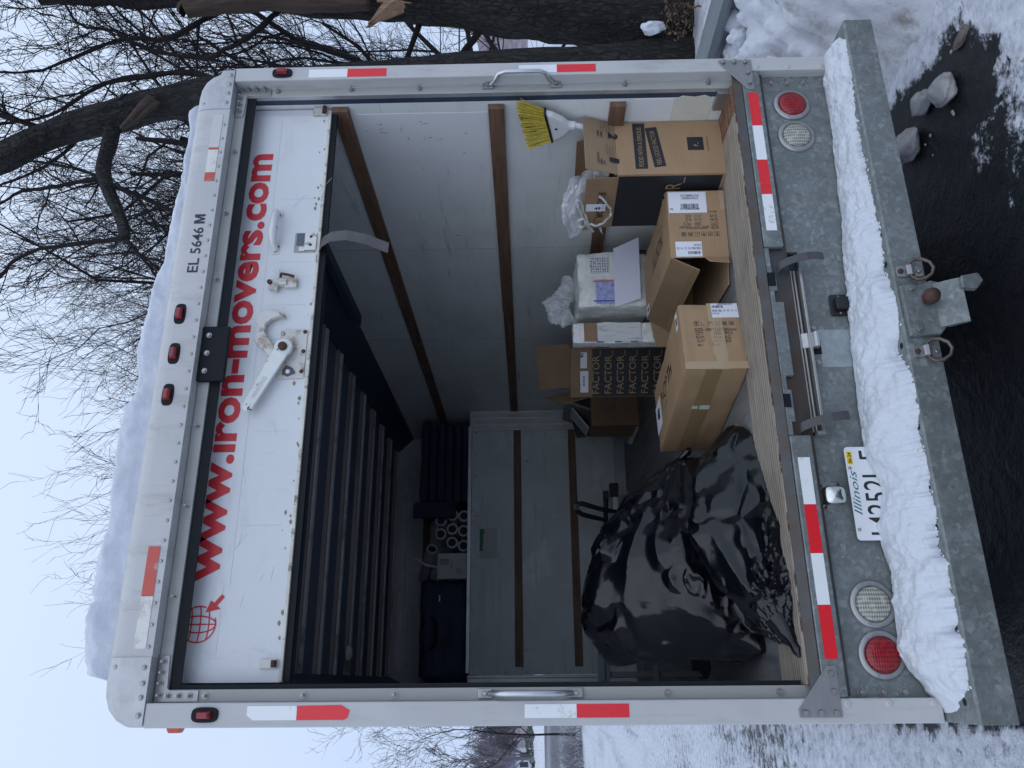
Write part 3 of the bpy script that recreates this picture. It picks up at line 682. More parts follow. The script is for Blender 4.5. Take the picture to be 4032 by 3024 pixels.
for x0, x1, m_, nm in ((.224, .379, worn_white_tape, 'white_tape'), (.3795, .534, worn_red_tape, 'red_tape'), (1.907, 1.945, worn_red_tape, 'red_tape'), (1.9455, 2.048, worn_white_tape, 'white_tape'), (2.0485, 2.0585, worn_red_tape, 'red_tape'), (2.059, 2.212, M('blanked_tape', (.56, .56, .55), .4, 0, .06, 8), 'white_tape')):
    strip(x0, x1, 2.8205, 2.8585, m_, nm, y=-.0016, parent=header)
text('EL', (1, 0, 0), (0, 0, 1), (1.517, .0, 2.833), .0385, navy_print, header, 'lettering', .058, .012, ext=.0012)
text('5646', (1, 0, 0), (0, 0, 1), (1.594, .0, 2.833), .0385, navy_print, header, 'lettering', .110, .012, ref='6', ext=.0012); T(MB().prism([(1.721, 2.833), (1.7295, 2.833), (1.7295, 2.859), (1.7375, 2.833), (1.7435, 2.833), (1.7515, 2.859), (1.7515, 2.833), (1.760, 2.833), (1.760, 2.8715), (1.7485, 2.8715), (1.7405, 2.846), (1.7325, 2.8715), (1.721, 2.8715)], 'y', -.0016, -.0003), 'lettering', navy_print, header)

# ---- roll-up door
door = T(MB().box(.130, 2.318, .120, .150, 2.4355, 2.800), 'roller_door', door_paint, bevel=.002)
door['label'] = 'white bottom panel of the raised door'
B('edge_trim', M('door_edge_trim', (.60, .62, .65), .4, .1, .06, 8), .125, .170, .1185, .1515, 2.436, 2.799, parent=door)
B('edge_trim', M('door_edge_trim_right', (.62, .64, .67), .4, .1, .06, 8), 2.298, 2.325, .1185, .1515, 2.436, 2.799, parent=door)
B('bottom_edge', door_cream, .127, 2.322, .1175, .1525, 2.430, 2.4415, parent=door, bevel=.002); B('weather_strip', black_rubber, .128, 2.321, .127, .144, 2.408, 2.4295, parent=door)
for j in range(3):
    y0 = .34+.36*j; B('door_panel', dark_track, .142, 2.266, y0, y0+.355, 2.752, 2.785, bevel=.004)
text('www.iron-movers.com', (1, 0, -.0118), (.0, 0, 1), (.437, .120, 2.6745), .0765, red_print, door, 'lettering', 1.676, .035, ref='x', ext=.0012)
# globe and arrow emblem
mb = MB(); gc = (.302, 2.716); gr = .056
def gring(rx, rz, cx=0, cz=0, a0=0, a1=360, n=36, t=.0042):
    P0 = []; P1 = []
    for i in range(n+1):
        a = math.radians(a0+(a1-a0)*i/n); c, s_ = math.cos(a), math.sin(a)
        P0.append((gc[0]+cx+rx*c, gc[1]+cz+rz*s_)); 
    for i in range(n):
        a, b = Vector(P0[i]), Vector(P0[i+1]); d = (b-a); b = b+d*.12; a = a-d*.12; d = b-a; yy_ = .1188-.00001*(i % 3)-.00004*(len(mb.f) % 7)
        if d.length < 1e-6: continue
        nn = Vector((-d.y, d.x)).normalized()*t/2
        mb.add([(a.x-nn.x, yy_, a.y-nn.y), (b.x-nn.x, yy_, b.y-nn.y), (b.x+nn.x, yy_, b.y+nn.y), (a.x+nn.x, yy_, a.y+nn.y)], [(0, 1, 2, 3)])
gring(gr, gr, a0=-20, a1=290); gring(gr*.46, gr); mb.add([(gc[0]-.0021, .1186, gc[1]-gr), (gc[0]+.0021, .1186, gc[1]-gr), (gc[0]+.0021, .1186, gc[1]+gr), (gc[0]-.0021, .1186, gc[1]+gr)], [(0, 1, 2, 3)])
for dz in (-.028, 0, .028):
    hw = math.sqrt(gr*gr-dz*dz); gring(hw, .006, 0, dz, 180, 360, 14)
T(mb, 'globe_emblem', red_print, door, recalc=False)
ar = [(.335, 2.697), (.372, 2.684), (.365, 2.672), (.392, 2.650), (.383, 2.640), (.356, 2.662), (.346, 2.650)]
T(MB().prism([(x+.004, z) for x, z in ar], 'y', .1182, .1192), 'arrow_emblem', red_print, door)
mb = MB(); rs2 = random.Random(12); ink_y = .1194
mb.box(.42, 2.28, ink_y, .1199, 2.6275, 2.6290); mb.box(.20, .42, ink_y, .1199, 2.6475, 2.6490)
for x in (.62, .95, 1.30, 1.44, 1.62, 1.90): mb.box(x, x+.0012, ink_y, .1199, 2.46+.03*rs2.random(), 2.60)
for k in range(14):
    x = rs2.uniform(.2, 2.25); z = rs2.uniform(2.45, 2.65); a = rs2.uniform(-.7, .7); l_ = rs2.uniform(.01, .09); mb.quadslab([(x, .1196, z), (x+l_*math.cos(a), .1196, z+l_*math.sin(a)), (x+l_*math.cos(a), .1196, z+l_*math.sin(a)+.0012), (x, .1196, z+.0012)], .0004)
tag(T(mb, 'scratch', M('door_scratch', (.53, .56, .60), .5), door, recalc=False), kind='stuff')
mb = MB()
for k in range(34):
    x = rs2.choice([rs2.uniform(.15, .55), rs2.uniform(.55, 1.0), rs2.uniform(1.05, 1.45), rs2.uniform(1.6, 2.3)]); z = 2.443+abs(rs2.gauss(0, .018)); w_ = rs2.uniform(.002, .010); mb.prism([(x-w_, z), (x-w_*.2, z-w_*.5), (x+w_, z-w_*.1), (x+w_*.4, z+w_*.6), (x-w_*.5, z+w_*.5)], 'y', .1186, .1198)
tag(T(mb, 'paint_chip', M('chip_rust', (.25, .20, .14), .7, 0, .4, 40), door), kind='stuff')
# door hardware
gh = T(MB().tube([(1.835, .118, 2.600), (1.826, .092, 2.600), (1.80, .080, 2.601), (1.72, .080, 2.603), (1.69, .092, 2.602), (1.672, .117, 2.599)], [.010, .012, .016, .017, .013, .014], 10, flat=.8), 'lift_handle', lever_paint, door, smooth=60)
for bx in ((1.655, 1.692, .1165, .1198, 2.585, 2.615), (1.815, 1.845, .1165, .1198, 2.584, 2.612)): T(MB().box(*bx), 'handle_foot', lever_paint, door, bevel=.003)
T(MB().rivet((1.669, .1165, 2.599), (0, -1, 0), .010), 'bolt', bright_metal, door)
pk = T(MB().box(1.660, 1.745, .1168, .1198, 2.445, 2.528), 'latch_pocket', M('bare_pocket_steel', (.30, .33, .33), .4, .4, .1, 20), door, bevel=.004)
mb = MB(); mb.box(1.668, 1.742, .112, .1167, 2.443, 2.488); mb.box(1.664, 1.682, .112, .1167, 2.486, 2.508); T(mb, 'latch_cover', M('flaking_white', (.70, .70, .67), .5, 0, .05, 20, dirt=(.3, .31, .31), dthr=(.58, .6), dscale=40), door, bevel=.002)
each('bolt', rust_bolt, door, [(1.690, .112, 2.465), (1.725, .112, 2.465)], (0, -1, 0), 'rivet', .006)
B('pocket_slot', M('slot_blue_shade', (.10, .105, .15), .5), 1.690, 1.742, .1150, .1166, 2.492, 2.520, parent=door)
# side latch with hook
mb = MB(); mb.box(1.505, 1.545, .100, .119, 2.500, 2.545); mb.box(1.512, 1.535, .090, .118, 2.535, 2.575)
mb.prism([(1.49, 2.57), (1.545, 2.566), (1.535, 2.60), (1.50, 2.606)], 'y', .095, .118); mb.prism([(1.555, 2.565), (1.578, 2.57), (1.585, 2.590), (1.566, 2.584)], 'y', .098, .103)
la = T(mb, 'side_latch', door_rusty, door, bevel=.003); T(MB().cyl((1.522, .095, 2.598), (1.522, .086, 2.598), .009, 14), 'pivot_pin', rust_bolt, door)
T(MB().tube([(1.552, .11, 2.566), (1.56, .098, 2.56), (1.552, .092, 2.535), (1.548, .10, 2.51)], .005, 8), 'latch_wire', rust_bolt, door, smooth=60)
# lock: mount plate, curved keeper, lever
mp = T(MB().prism([(1.146, 2.4455), (1.336, 2.4455), (1.337, 2.538), (1.330, 2.545), (1.150, 2.545), (1.143, 2.536)], 'y', .1150, .1190), 'lock_plate', door_rusty, door, bevel=.002)
each('bolt', rust_bolt, door, [(1.327, .1150, 2.455), (1.250, .1150, 2.455), (1.172, .1150, 2.456)], (0, -1, 0), 'rivet', .008)
T(MB().rivet((1.320, .1150, 2.535), (0, -1, 0), .008), 'stud', bright_metal, door)
kp = [(1.411, 2.590), (1.395, 2.625), (1.368, 2.640), (1.345, 2.630), (1.315, 2.628), (1.288, 2.634), (1.245, 2.590), (1.225, 2.574), (1.222, 2.556), (1.262, 2.558), (1.296, 2.583), (1.322, 2.598), (1.350, 2.598), (1.372, 2.578), (1.383, 2.545), (1.376, 2.531), (1.388, 2.528), (1.402, 2.560)]
T(MB().prism(kp, 'y', .092, .1145), 'lock_keeper', door_rusty, door, bevel=.003)
def capsule(p0, p1, r0, r1, n=12):
    p0, p1 = Vector(p0), Vector(p1); d = (p1-p0).normalized(); a0 = math.atan2(d.y, d.x); out = []
    for i in range(n+1):
        a = a0+math.pi/2+math.pi*i/n; out.append((p0.x+r0*math.cos(a), p0.y+r0*math.sin(a)))
    for i in range(5):
        a = a0-math.pi/2+math.pi*i/4; out.append((p1.x+r1*math.cos(a), p1.y+r1*math.sin(a)))
    return out
lv = T(MB().prism(capsule((1.253, 2.519), (1.03, 2.624), .030, .020), 'y', .078, .092), 'lock_lever', lever_paint, door, bevel=.004)
T(MB().lathe([(.034, 0), (.034, .012), (.028, .016)], (1.253, .092, 2.519), (0, -1, 0), 24), 'lever_hub', lever_paint, door, bevel=.002)
T(MB().lathe([(.016, 0), (.016, .010), (.010, .013)], (1.253, .0765, 2.519), (0, -1, 0), 18), 'lever_pin', rust_bolt, door)
d_ = Vector((1.03-1.253, 0, 2.624-2.519)).normalized(); u_ = Vector((-d_.z, 0, d_.x))
text('WHITING', -d_, Vector((d_.z, 0, -d_.x)), Vector((1.058, .078, 2.601)), .0155, M('embossed_white', (.54, .56, .55), .4), door, 'embossed_lettering', .085, .01, ext=.0015)
T(MB().prism([(1.160, 2.525), (1.152, 2.505), (1.165, 2.476), (1.185, 2.488), (1.196, 2.512), (1.178, 2.524)], 'y', .110, .1148), 'lock_tab', M('dark_tab', (.09, .09, .10), .5), door, bevel=.002)
T(MB().rivet((1.170, .1098, 2.503), (0, -1, 0), .009), 'tab_rivet', paper, door)
for x0, x1 in ((.165, .195), (2.292, 2.330)):
    h_ = T(MB().box(x0, x1, .108, .1183, 2.446, 2.503), 'roller_hinge', door_rusty, door, bevel=.003)
    T(MB().cyl((x0+.004, .102, 2.455), (x1-.004, .102, 2.455), .009, 12), 'hinge_pin', rust_bolt, door)
# pull strap hanging from the door
pts = [(1.683, .125, 2.432), (1.690, .095, 2.415), (1.692, .060, 2.375), (1.688, .045, 2.31), (1.672, .048, 2.24), (1.652, .055, 2.19), (1.640, .06, 2.155)]
ps = T(MB().ribbon(pts, .052, (1, .28, 0), .0025), 'pull_strap', webbing, door); ps['label'] = 'grey webbing pull strap hanging from the door'

# ---- sill, lower panel with the ramp slot
mb = MB()
def ridge(y): return .0022*abs(math.sin(math.pi*y/.0105))
ys = [0.030+.00131*k for k in range(195)]
prof = [(y, .8205+ridge(y)) for y in ys]+[(ys[-1], .79), (.03, .79)]
tsill = T(MB().prism(prof, 'x', .108, 2.20), 'sill_board', sill_wood, recalc=True); tsill['label'] = 'ridged bleached wooden sill at the floor edge'
mb = MB(); n = 9
for k in range(n):
    x0 = 2.203+.0145*k; mb.box(x0, x0+.0125+.002*rs.random(), .028+.006*rs.random(), .284, .79, .8195+.006*rs.random())
T(mb, 'splintered_board', sill_rot, bevel=.001)
B('sill_nosing', M('rotten_sill_edge', (.40, .34, .27), .8, 0, .25, 30, stretch=(.15, 1, 1), dirt=(.095, .045, .032), dthr=(.46, .54), dscale=9, bump=.5), .108, 2.2, .0215, .0295, .788, .8195)
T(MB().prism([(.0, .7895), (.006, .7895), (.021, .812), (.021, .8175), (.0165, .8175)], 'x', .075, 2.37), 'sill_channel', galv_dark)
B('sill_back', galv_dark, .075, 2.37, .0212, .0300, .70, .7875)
beamL = B('sill_beam', galv, .072, .876, -.0005, .0205, .7145, .7865, bevel=.005); beamR = B('sill_beam', galv, 1.582, 2.374, -.0005, .0205, .7145, .7865, bevel=.005)
beamL['label'] = 'left length of sill beam'; beamR['label'] = 'right length of sill beam'
mid = MB(); mid.box(.924, 1.036, .002, .0205, .757, .7865); mid.box(1.087, 1.363, .002, .0205, .742, .7865); mid.box(1.408, 1.46, .002, .0205, .757, .7865); mid.box(.877, 1.581, .004, .0205, .7685, .7866)
T(mid, 'slot_lip', galv, bevel=.002)
for x0, x1, z0, z1 in ((1.426, 1.478, .7605, .7868), (.974, 1.020, .764, .7868)): B('notch', black_rubber, x0, x1, -.0012, .0035, z0+.001, z1)
panel = MB(); panel.box(.0705, .8765, .0405, .060, .452, .7142); panel.box(1.5815, 2.3755, .0405, .060, .452, .7142); panel.box(.8767, 1.5813, .0405, .060, .452, .6555); panel.box(.8767, .8865, .0405, .060, .6557, .7142)
panel = T(panel, 'rear_panel', galv)
B('slot_cavity', black_rubber, .83, 1.62, .30, .32, .60, .79)
# step lines in the pressed panel
B('patch_plate', M('newer_galvanized', (.34, .38, .39), .42, .4, .16, 40, bump=.1), 1.13, 1.27, .0393, .0404, .50, .625, parent=panel)
ramp_o = MB(); ramp_o.box(.892, 1.500, .036, .9, .668, .744)
ramp_o = T(ramp_o, 'loading_ramp', M('ramp_dark_aluminium', (.055, .055, .058), .5, .4, .2, 8, stretch=(.3, 4, 8), dirt=(.05, .05, .05), dthr=(.45, .7)), bevel=.003); ramp_o['label'] = 'ribbed aluminium loading ramp pushed into its slot'
mb = MB()
for k in range(6): mb.box(.894, 1.498, .027, .0358, .680+.0115*k, .685+.0115*k)
T(mb, 'rib', M('ramp_rib', (.40, .385, .35), .4, .3, .15, 10), ramp_o, bevel=.001)
T(MB().box(.890, 1.500, .008, .0355, .661, .671), 'lip', M('ramp_lip', (.46, .45, .42), .35, .8, .12, 12), ramp_o, bevel=.002)
B('end_plate', M('ramp_end', (.45, .45, .43), .4, .7, .1, 10), .880, .8915, .006, .0356, .6625, .690, parent=ramp_o)
T(MB().prism([(.006, .636), (.034, .632), (.036, .690), (.028, .690), (.016, .655), (.004, .646)], 'x', 1.197, 1.252), 'ramp_latch', alu_trim, bevel=.002)
B('latch_hole', black_rubber, 1.178, 1.232, .0388, .0403, .622, .660)
each('bolt', bright_metal, panel, [(1.275, .0405, .640), (1.145, .0405, .640)], (0, -1, 0), 'bolt', .0085, .007)
for x, lab, ex in ((1.505, 'right ramp pull strap', .018), (.905, 'left ramp pull strap', .024)):
    p_ = [(x-.006, .03, .742), (x, .000, .738), (x+ex*.15, -.022, .722), (x+ex*.4, -.040, .69), (x+ex*.7, -.048, .655), (x+ex, -.040, .62), (x+ex*1.2, -.026, .590)]
    o = T(MB().ribbon(p_, .032, (1, .2, 0), .002), 'ramp_strap', webbing_dark); o['label'] = lab
# tape on sill beam
def sillstrip(x0, x1, m_, nm, par, z0=.7305, z1=.7690): strip(x0, x1, z0, z1, m_, nm, y=-.0018, parent=par)
sillstrip(2.1115, 2.266, red_tape, 'red_tape', beamR); sillstrip(1.9555, 2.111, white_tape, 'white_tape', beamR); sillstrip(1.84, 1.955, red_tape, 'red_tape', beamR); sillstrip(1.8035, 1.8385, red_tape, 'red_tape', beamR); sillstrip(1.6495, 1.803, white_tape, 'white_tape', beamR)
sillstrip(.6455, .80, white_tape, 'white_tape', beamL); sillstrip(.4915, .645, red_tape, 'red_tape', beamL); sillstrip(.3355, .491, white_tape, 'white_tape', beamL); sillstrip(.179, .335, red_tape, 'red_tape', beamL)
# gussets
def gusset(P_, bolts, lab):
    o = T(MB().prism(P_, 'y', -.0046, -.0022), 'gusset_plate', stainless, bevel=.0008); o['label'] = lab
    each('bolt', bright_metal, o, [(x, -.0046, z) for x, z in bolts], (0, -1, 0), 'bolt', .0095, .009, False)
gusset([(2.425, .863), (2.425, .742), (2.281, .742), (2.281, .768), (2.413, .870), (2.425, .870)], [(2.414, .852), (2.414, .808), (2.413, .765), (2.361, .759), (2.312, .757)], 'right triangular gusset plate')
gusset([(.018, .741), (.160, .741), (.160, .768), (.040, .866), (.018, .866)], [(.030, .848), (.030, .802), (.030, .758), (.088, .757), (.138, .760)], 'left triangular gusset plate')
each('bolt', bright_metal, panel, [(xs, .0405, z) for xs in (.0855, 2.3425) for z in (.661, .597, .534)], (0, -1, 0), 'bolt', .0095, .008)
for ps_, x in ((post, .055), (post_r, 2.391)): each('rivet', white_paint, ps_, [(x, 0, z) for z in (.722, .60, .47)], (0, -1, 0), [(.011, 0), (.010, .003), (.004, .005), (.001, .003)])
# lamps
def lamp(x, z, lm, nm, lab):
    mb = MB(); mb.lathe([(.073, .0), (.073, .004), (.068, .009), (.056, .010), (.053, .006)], (x, .0404, z), (0, -1, 0), 40)
    o = T(mb, nm, stainless, smooth=45); o['label'] = lab
    T(MB().lathe([(.0525, .0), (.0525, .009), (.049, .014), (.03, .018), (.001, .019)], (x, .0404, z), (0, -1, 0), 36), 'lens', lm, o, smooth=45)
    each('screw', bright_metal, o, [(x+.062*math.cos(math.radians(a)), .0306, z+.062*math.sin(math.radians(a))) for a in (40, 160, 280)], (0, -1, 0), 'rivet', .0042)
lamp(2.238, .591, red_lens, 'tail_lamp', 'right round red tail lamp'); lamp(2.089, .592, clear_lens, 'reversing_lamp', 'right round clear reversing lamp')
lamp(.339, .586, clear_lens, 'reversing_lamp', 'left round clear reversing lamp'); lamp(.190, .583, red_lens, 'tail_lamp', 'left round red tail lamp')
# licence plate and its lamp
def rrect(x0, x1, z0, z1, r, n=5):
    out = []
    for cx, cz, a0 in ((x1-r, z0+r, -90), (x1-r, z1-r, 0), (x0+r, z1-r, 90), (x0+r, z0+r, 180)):
        for i in range(n+1):
            a = math.radians(a0+90*i/n); out.append((cx+r*math.cos(a), cz+r*math.sin(a)))
    return out
pl = T(MB().prism(rrect(.531, .836, .460, .611, .012), 'y', .0120, .0135), 'licence_plate', plate_white); pl['label'] = 'white licence plate half hidden by snow'
B('plate_bracket', black_plastic, .56, .81, .0138, .0403, .47, .60, parent=pl)
text('Illinois', (1, 0, 0), (0, 0, 1), (.612, .0120, .583), .0235, plate_teal, pl, 'lettering', .145, .0, ref='I', ext=.0006, shear=.35)
text('14252L F', (1, 0, 0), (0, 0, 1), (.548, .0120, .493), .072, black_ink, pl, 'plate_number', .275, .004, ref='1', ext=.0006)
stk = T(MB().box(.778, .820, .0112, .0119, .588, .606), 'sticker', sticker_yellow, pl); text('06-24', (1, 0, 0), (0, 0, 1), (.781, .0112, .5915), .011, black_ink, pl, 'sticker_text', .036, .02, ext=.0005)
each('screw', bright_metal, pl, [(x, .0120, .601) for x in (.565, .765)], (0, -1, 0), 'rivet', .006)
pl2 = T(MB().prism([(.627, .664), (.640, .700), (.668, .716), (.70, .712), (.728, .672), (.718, .630), (.676, .612), (.640, .630)], 'y', .037, .0403), 'plate_lamp', stainless, bevel=.001)
mb = MB(); n = 20; vs = []
for (k, y, dz) in ((1.0, .037, 0), (.97, .014, 0), (.86, -.002, -.002), (.55, -.010, -.004), (.05, -.012, -.005)):
    for i in range(n):
        a = 2*math.pi*i/n; c, s_ = math.cos(a), math.sin(a); e_ = .55
        vs.append((.676+.034*k*math.copysign(abs(c)**e_, c), y, .664+.036*k*math.copysign(abs(s_)**e_, s_)+dz))
mb.add(vs, [(i*n+j, i*n+(j+1) % n, (i+1)*n+(j+1) % n, (i+1)*n+j) for i in range(4) for j in range(n)]+[tuple(range(80, 100))]); T(mb, 'hood', chrome, pl2, smooth=60)
each('screw', rust_bolt, pl2, [(.712, .0368, .694), (.716, .0368, .638), (.64, .0368, .688)], (0, -1, 0), 'bolt', .005, .004, False)
# trailer socket
sk = T(MB().prism(rrect(1.322, 1.402, .490, .570, .008), 'y', .030, .0403), 'trailer_socket', black_plastic, bevel=.002)
T(MB().prism(rrect(1.338, 1.386, .494, .556, .006), 'y', .010, .0298), 'socket_lid', black_plastic, sk, bevel=.004)
each('screw', bright_metal, sk, [(x, .030, .538) for x in (1.331, 1.394)], (0, -1, 0), 'rivet', .004)
# ---- bumper
mb = MB(); mb.prism([(-.186, .4385), (-.178, .4432), (-.168, .4405), (.036, .4415), (.036, .432), (-.176, .432), (-.176, .345), (-.10, .345), (-.10, .338), (-.186, .338)], 'x', .003, 2.438)
bump = T(mb, 'rear_bumper', galv, bevel=.0015)
B('bumper_end', galv, 2.432, 2.4385, -.1755, .03, .3455, .4315, parent=bump); B('bumper_end', galv, .0025, .009, -.1755, .03, .3455, .4315, parent=bump)
DH = [(.175, -.160), (.26, -.150), (.34, -.150), (.43, -.148), (.54, -.150), (.66, -.150), (.755, -.152), (.85, -.158), (1.125, -.150), (1.27, -.158), (1.42, -.150), (1.53, -.150), (2.35, -.150), (.06, -.12)]
each('drain_hole', black_rubber, bump, [(x, y, .4408) for x, y in DH], (0, 0, 1), [(.011, 0), (.009, .0006)])
hp = MB(); hp.prism([(1.137, .432), (1.314, .436), (1.316, .375), (1.332, .335), (1.322, .30), (1.298, .276), (1.272, .266), (1.245, .262), (1.215, .275), (1.16, .318), (1.140, .335)], 'y', -.205, -.1875)
hp = T(hp, 'hitch_plate', galv, bevel=.004)
T(MB().prism([(-.2055, .335), (-.2075, .330), (-.238, .285), (-.250, .262), (-.244, .258), (-.2055, .300)], 'x', 1.165, 1.318), 'bent_apron', galv, hp, bevel=.002)
T(MB().prism([(1.318, .268), (1.328, .212), (1.300, .200), (1.272, .224), (1.276, .272)], 'y', -.262, -.236), 'tongue', galv, hp, bevel=.004)
T(MB().lathe([(.012, 0), (.014, .012), (.024, .022), (.0265, .038), (.020, .056), (.004, .063)], (1.257, -.205, .362), (0, -1, 0), 24), 'ball', rust_bolt, hp, smooth=60)
each('bolt', galv, hp, [(1.302, -.205, .404), (1.160, -.205, .404)], (0, -1, 0), 'bolt', .012, .011)
for cx, cz in ((1.372, .386), (1.088, .382)):
    dr = MB(); dr.prism(rrect(cx-.020, cx+.020, cz-.040, cz+.046, .008), 'y', -.1925, -.1872); dr = T(dr, 'd_ring', stainless, bevel=.001)
    T(MB().tube([(cx-.024, -.200, cz+.004), (cx+.024, -.200, cz+.004), (cx+.036, -.203, cz-.012), (cx+.036, -.209, cz-.034), (cx+.022, -.214, cz-.056), (cx, -.216, cz-.064), (cx-.022, -.214, cz-.056), (cx-.036, -.209, cz-.034), (cx-.036, -.203, cz-.012), (cx-.024, -.200, cz+.004)], .0058, 8), 'ring', M('rusty_ring', (.16, .13, .11), .5, .7, .2, 30), dr, smooth=60)
    T(MB().prism([(-.1926, cz-.012), (-.206, cz-.009), (-.210, cz+.004), (-.206, cz+.017), (-.1926, cz+.020)], 'x', cx-.018, cx+.018), 'saddle', stainless, dr, bevel=.003)
    mb = MB(); mb.rivet((cx, -.1925, cz+.032), (0, -1, 0), .010); T(mb, 'rust_bolt', rust_bolt, dr); mb = MB(); mb.bolt((cx, -.1925, cz-.026), (0, -1, 0), .008, .006, False); T(mb, 'bolt', bright_metal, dr)
# chassis underneath and rear wheels
mb = MB(); mb.box(.10, 2.34, .08, .16, .47, .70); mb.box(.62, .72, .1605, 5.2, .52, .70); mb.box(1.72, 1.82, .1605, 5.2, .52, .70); mb.box(.10, 2.34, .4, 4.9, .70, .738)
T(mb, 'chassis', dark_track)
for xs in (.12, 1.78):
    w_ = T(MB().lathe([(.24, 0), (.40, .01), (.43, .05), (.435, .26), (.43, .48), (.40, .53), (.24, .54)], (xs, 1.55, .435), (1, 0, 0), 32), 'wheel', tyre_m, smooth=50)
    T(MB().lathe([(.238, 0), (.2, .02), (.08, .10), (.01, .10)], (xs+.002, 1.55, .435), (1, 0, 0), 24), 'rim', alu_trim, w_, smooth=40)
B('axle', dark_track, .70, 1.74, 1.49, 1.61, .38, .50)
# ================================================================== SNOW RESTING ON THE TRUCK
top_tab = [(.12, 2.955), (.135, 2.985), (.155, 3.022), (.22, 3.042), (.36, 3.045), (.378, 3.030), (.40, 3.045), (.66, 3.042), (.85, 3.044), (1.01, 3.055), (1.10, 3.02), (1.14, 3.016), (1.27, 3.028), (1.52, 3.012), (1.63, 2.994), (1.83, 2.984), (2.03, 2.971), (2.26, 2.970), (2.30, 2.955)]
def rs_fn(u, v):
    x = .122+2.19*u; yy = .115+.02*fbm((x*5, 0, 3), 4)
    h = lerp_tab(top_tab, x)+.014
    if v < .35:
        a = v/.35*math.pi/2; y = yy-.045+.035*(1-math.cos(a))**2.5-.012*math.sin(2*a)*(1+fbm((x*4, v*2, 1), 3)); z = 2.938+(h-2.938)*math.sin(a)**.85
    else:
        t = (v-.35)/.65; y = yy-.010+t*t*4.7; z = h+.02*t+.02*fbm((x*2, y*2, 0), 4)
    e_ = min(sstep(0, .012, u), sstep(1, .99, u)); z = 2.938+(z-2.938)*e_
    d = .008*fbm((x*7, y*9, z*9), 4)+.003*fbm((x*45, y*45, z*45), 3)+.006*abs(noise.noise(Vector((x*3, 2, z*42))))
    return (x, y-d*(v < .5), z+d*.5)
rsn = MB().grid(260, 44, rs_fn); rsn = rsn.build('roof_snow', snow, recalc=False, smooth=180); tag(rsn, 'thick slab of snow lying along the truck roof edge', 'snow')
in_tab = [(.02, .442), (.05, .455), (.09, .478), (.16, .52), (.22, .536), (.33, .528), (.43, .518), (.50, .532), (.57, .532), (.70, .516), (.80, .537), (.958, .536), (1.07, .531), (1.238, .52), (1.478, .503), (1.77, .478), (1.97, .468), (2.115, .457), (2.335, .455), (2.40, .448), (2.43, .441)]
out_tab = [(.02, -.05), (.05, -.09), (.11, -.165), (.17, -.174), (.235, -.178), (.25, -.150), (.27, -.172), (.33, -.175), (.36, -.155), (.38, -.172), (.43, -.174), (.47, -.148), (.54, -.146), (.60, -.168), (.66, -.154), (.70, -.172), (.752, -.172), (.80, -.150), (.853, -.162), (.90, -.186), (.96, -.190), (1.008, -.182), (1.05, -.165), (1.10, -.130), (1.14, -.125), (1.18, -.160), (1.268, -.175), (1.34, -.160), (1.409, -.126), (1.47, -.150), (1.607, -.154), (1.77, -.141), (2.0, -.139), (2.221, -.168), (2.351, -.176), (2.40, -.14), (2.43, -.10)]
def bs_fn(u, v):
    x = .02+2.41*u
    rag = (.013*fbm((x*22, 3, 1), 5)+.010*fbm((x*75, 5, 1), 3))*max(0, 1-v*1.6)**2
    yo = max(-.188, lerp_tab(out_tab, x)+rag); hi = lerp_tab(in_tab, x); yi = .036; ysm = -.158+.02*fbm((x*3, 2, 2), 3)+.11*(sstep(.14, .02, x)+sstep(2.36, 2.43, x))
    hi = max(.4425, hi+.003*fbm((x*26, 8, 2), 4))
    thick = max(.0, hi-.442)
    s_ = min(1, v/.9); y = ysm+(yi-.02-ysm)*s_+(yo-ysm)*.95*(1-s_)**5; z = .4405+.013*min(1, s_*9)**.5+max(0, hi-.4535)*(1-(1-s_)**1.9)+.012*math.sin(math.pi*s_)
    if v > .9: t = (v-.9)/.1; y = yi-.02+.0195*t; z = hi-.004*t*t
    e_ = min(sstep(0, .03, u), sstep(1, .985, u)); z = .4405+(z-.4405)*e_
    amp = sstep(0, .06, v)*sstep(1.02, .9, v)*e_
    d = amp*(.012*fbm((x*8, y*10, z*8), 3)+.0058*fbm((x*28, y*30, z*24), 3)+.0022*fbm((x*90, y*90, z*60), 3))
    return (x, min(y+d*-.25, .0398), max(z+d, .4405))
bsn = MB().grid(900, 48, bs_fn); bsn = bsn.build('bumper_snow', snow_b, recalc=False, smooth=180); tag(bsn, 'ragged bank of snow lying along the rear bumper', 'snow')

mb = MB(); rr = random.Random(17)
for k in range(150):
    x = rr.uniform(.08, 2.36); y = max(-.183, lerp_tab(out_tab, x)-abs(rr.gauss(0, .010))); s_ = rr.uniform(.0015, .0055)
    if y < -.176: continue
    mb.lathe([(s_*.6, 0), (s_, s_*.5), (s_*.7, s_), (s_*.1, s_*1.2)], (x, y, .4402 if y > -.186 else .4385), (rr.uniform(-.3, .3), rr.uniform(-.3, .3), 1), 6)
tag(mb.build('snow_crumbs', snow_b, bsn, smooth=60), kind='stuff')
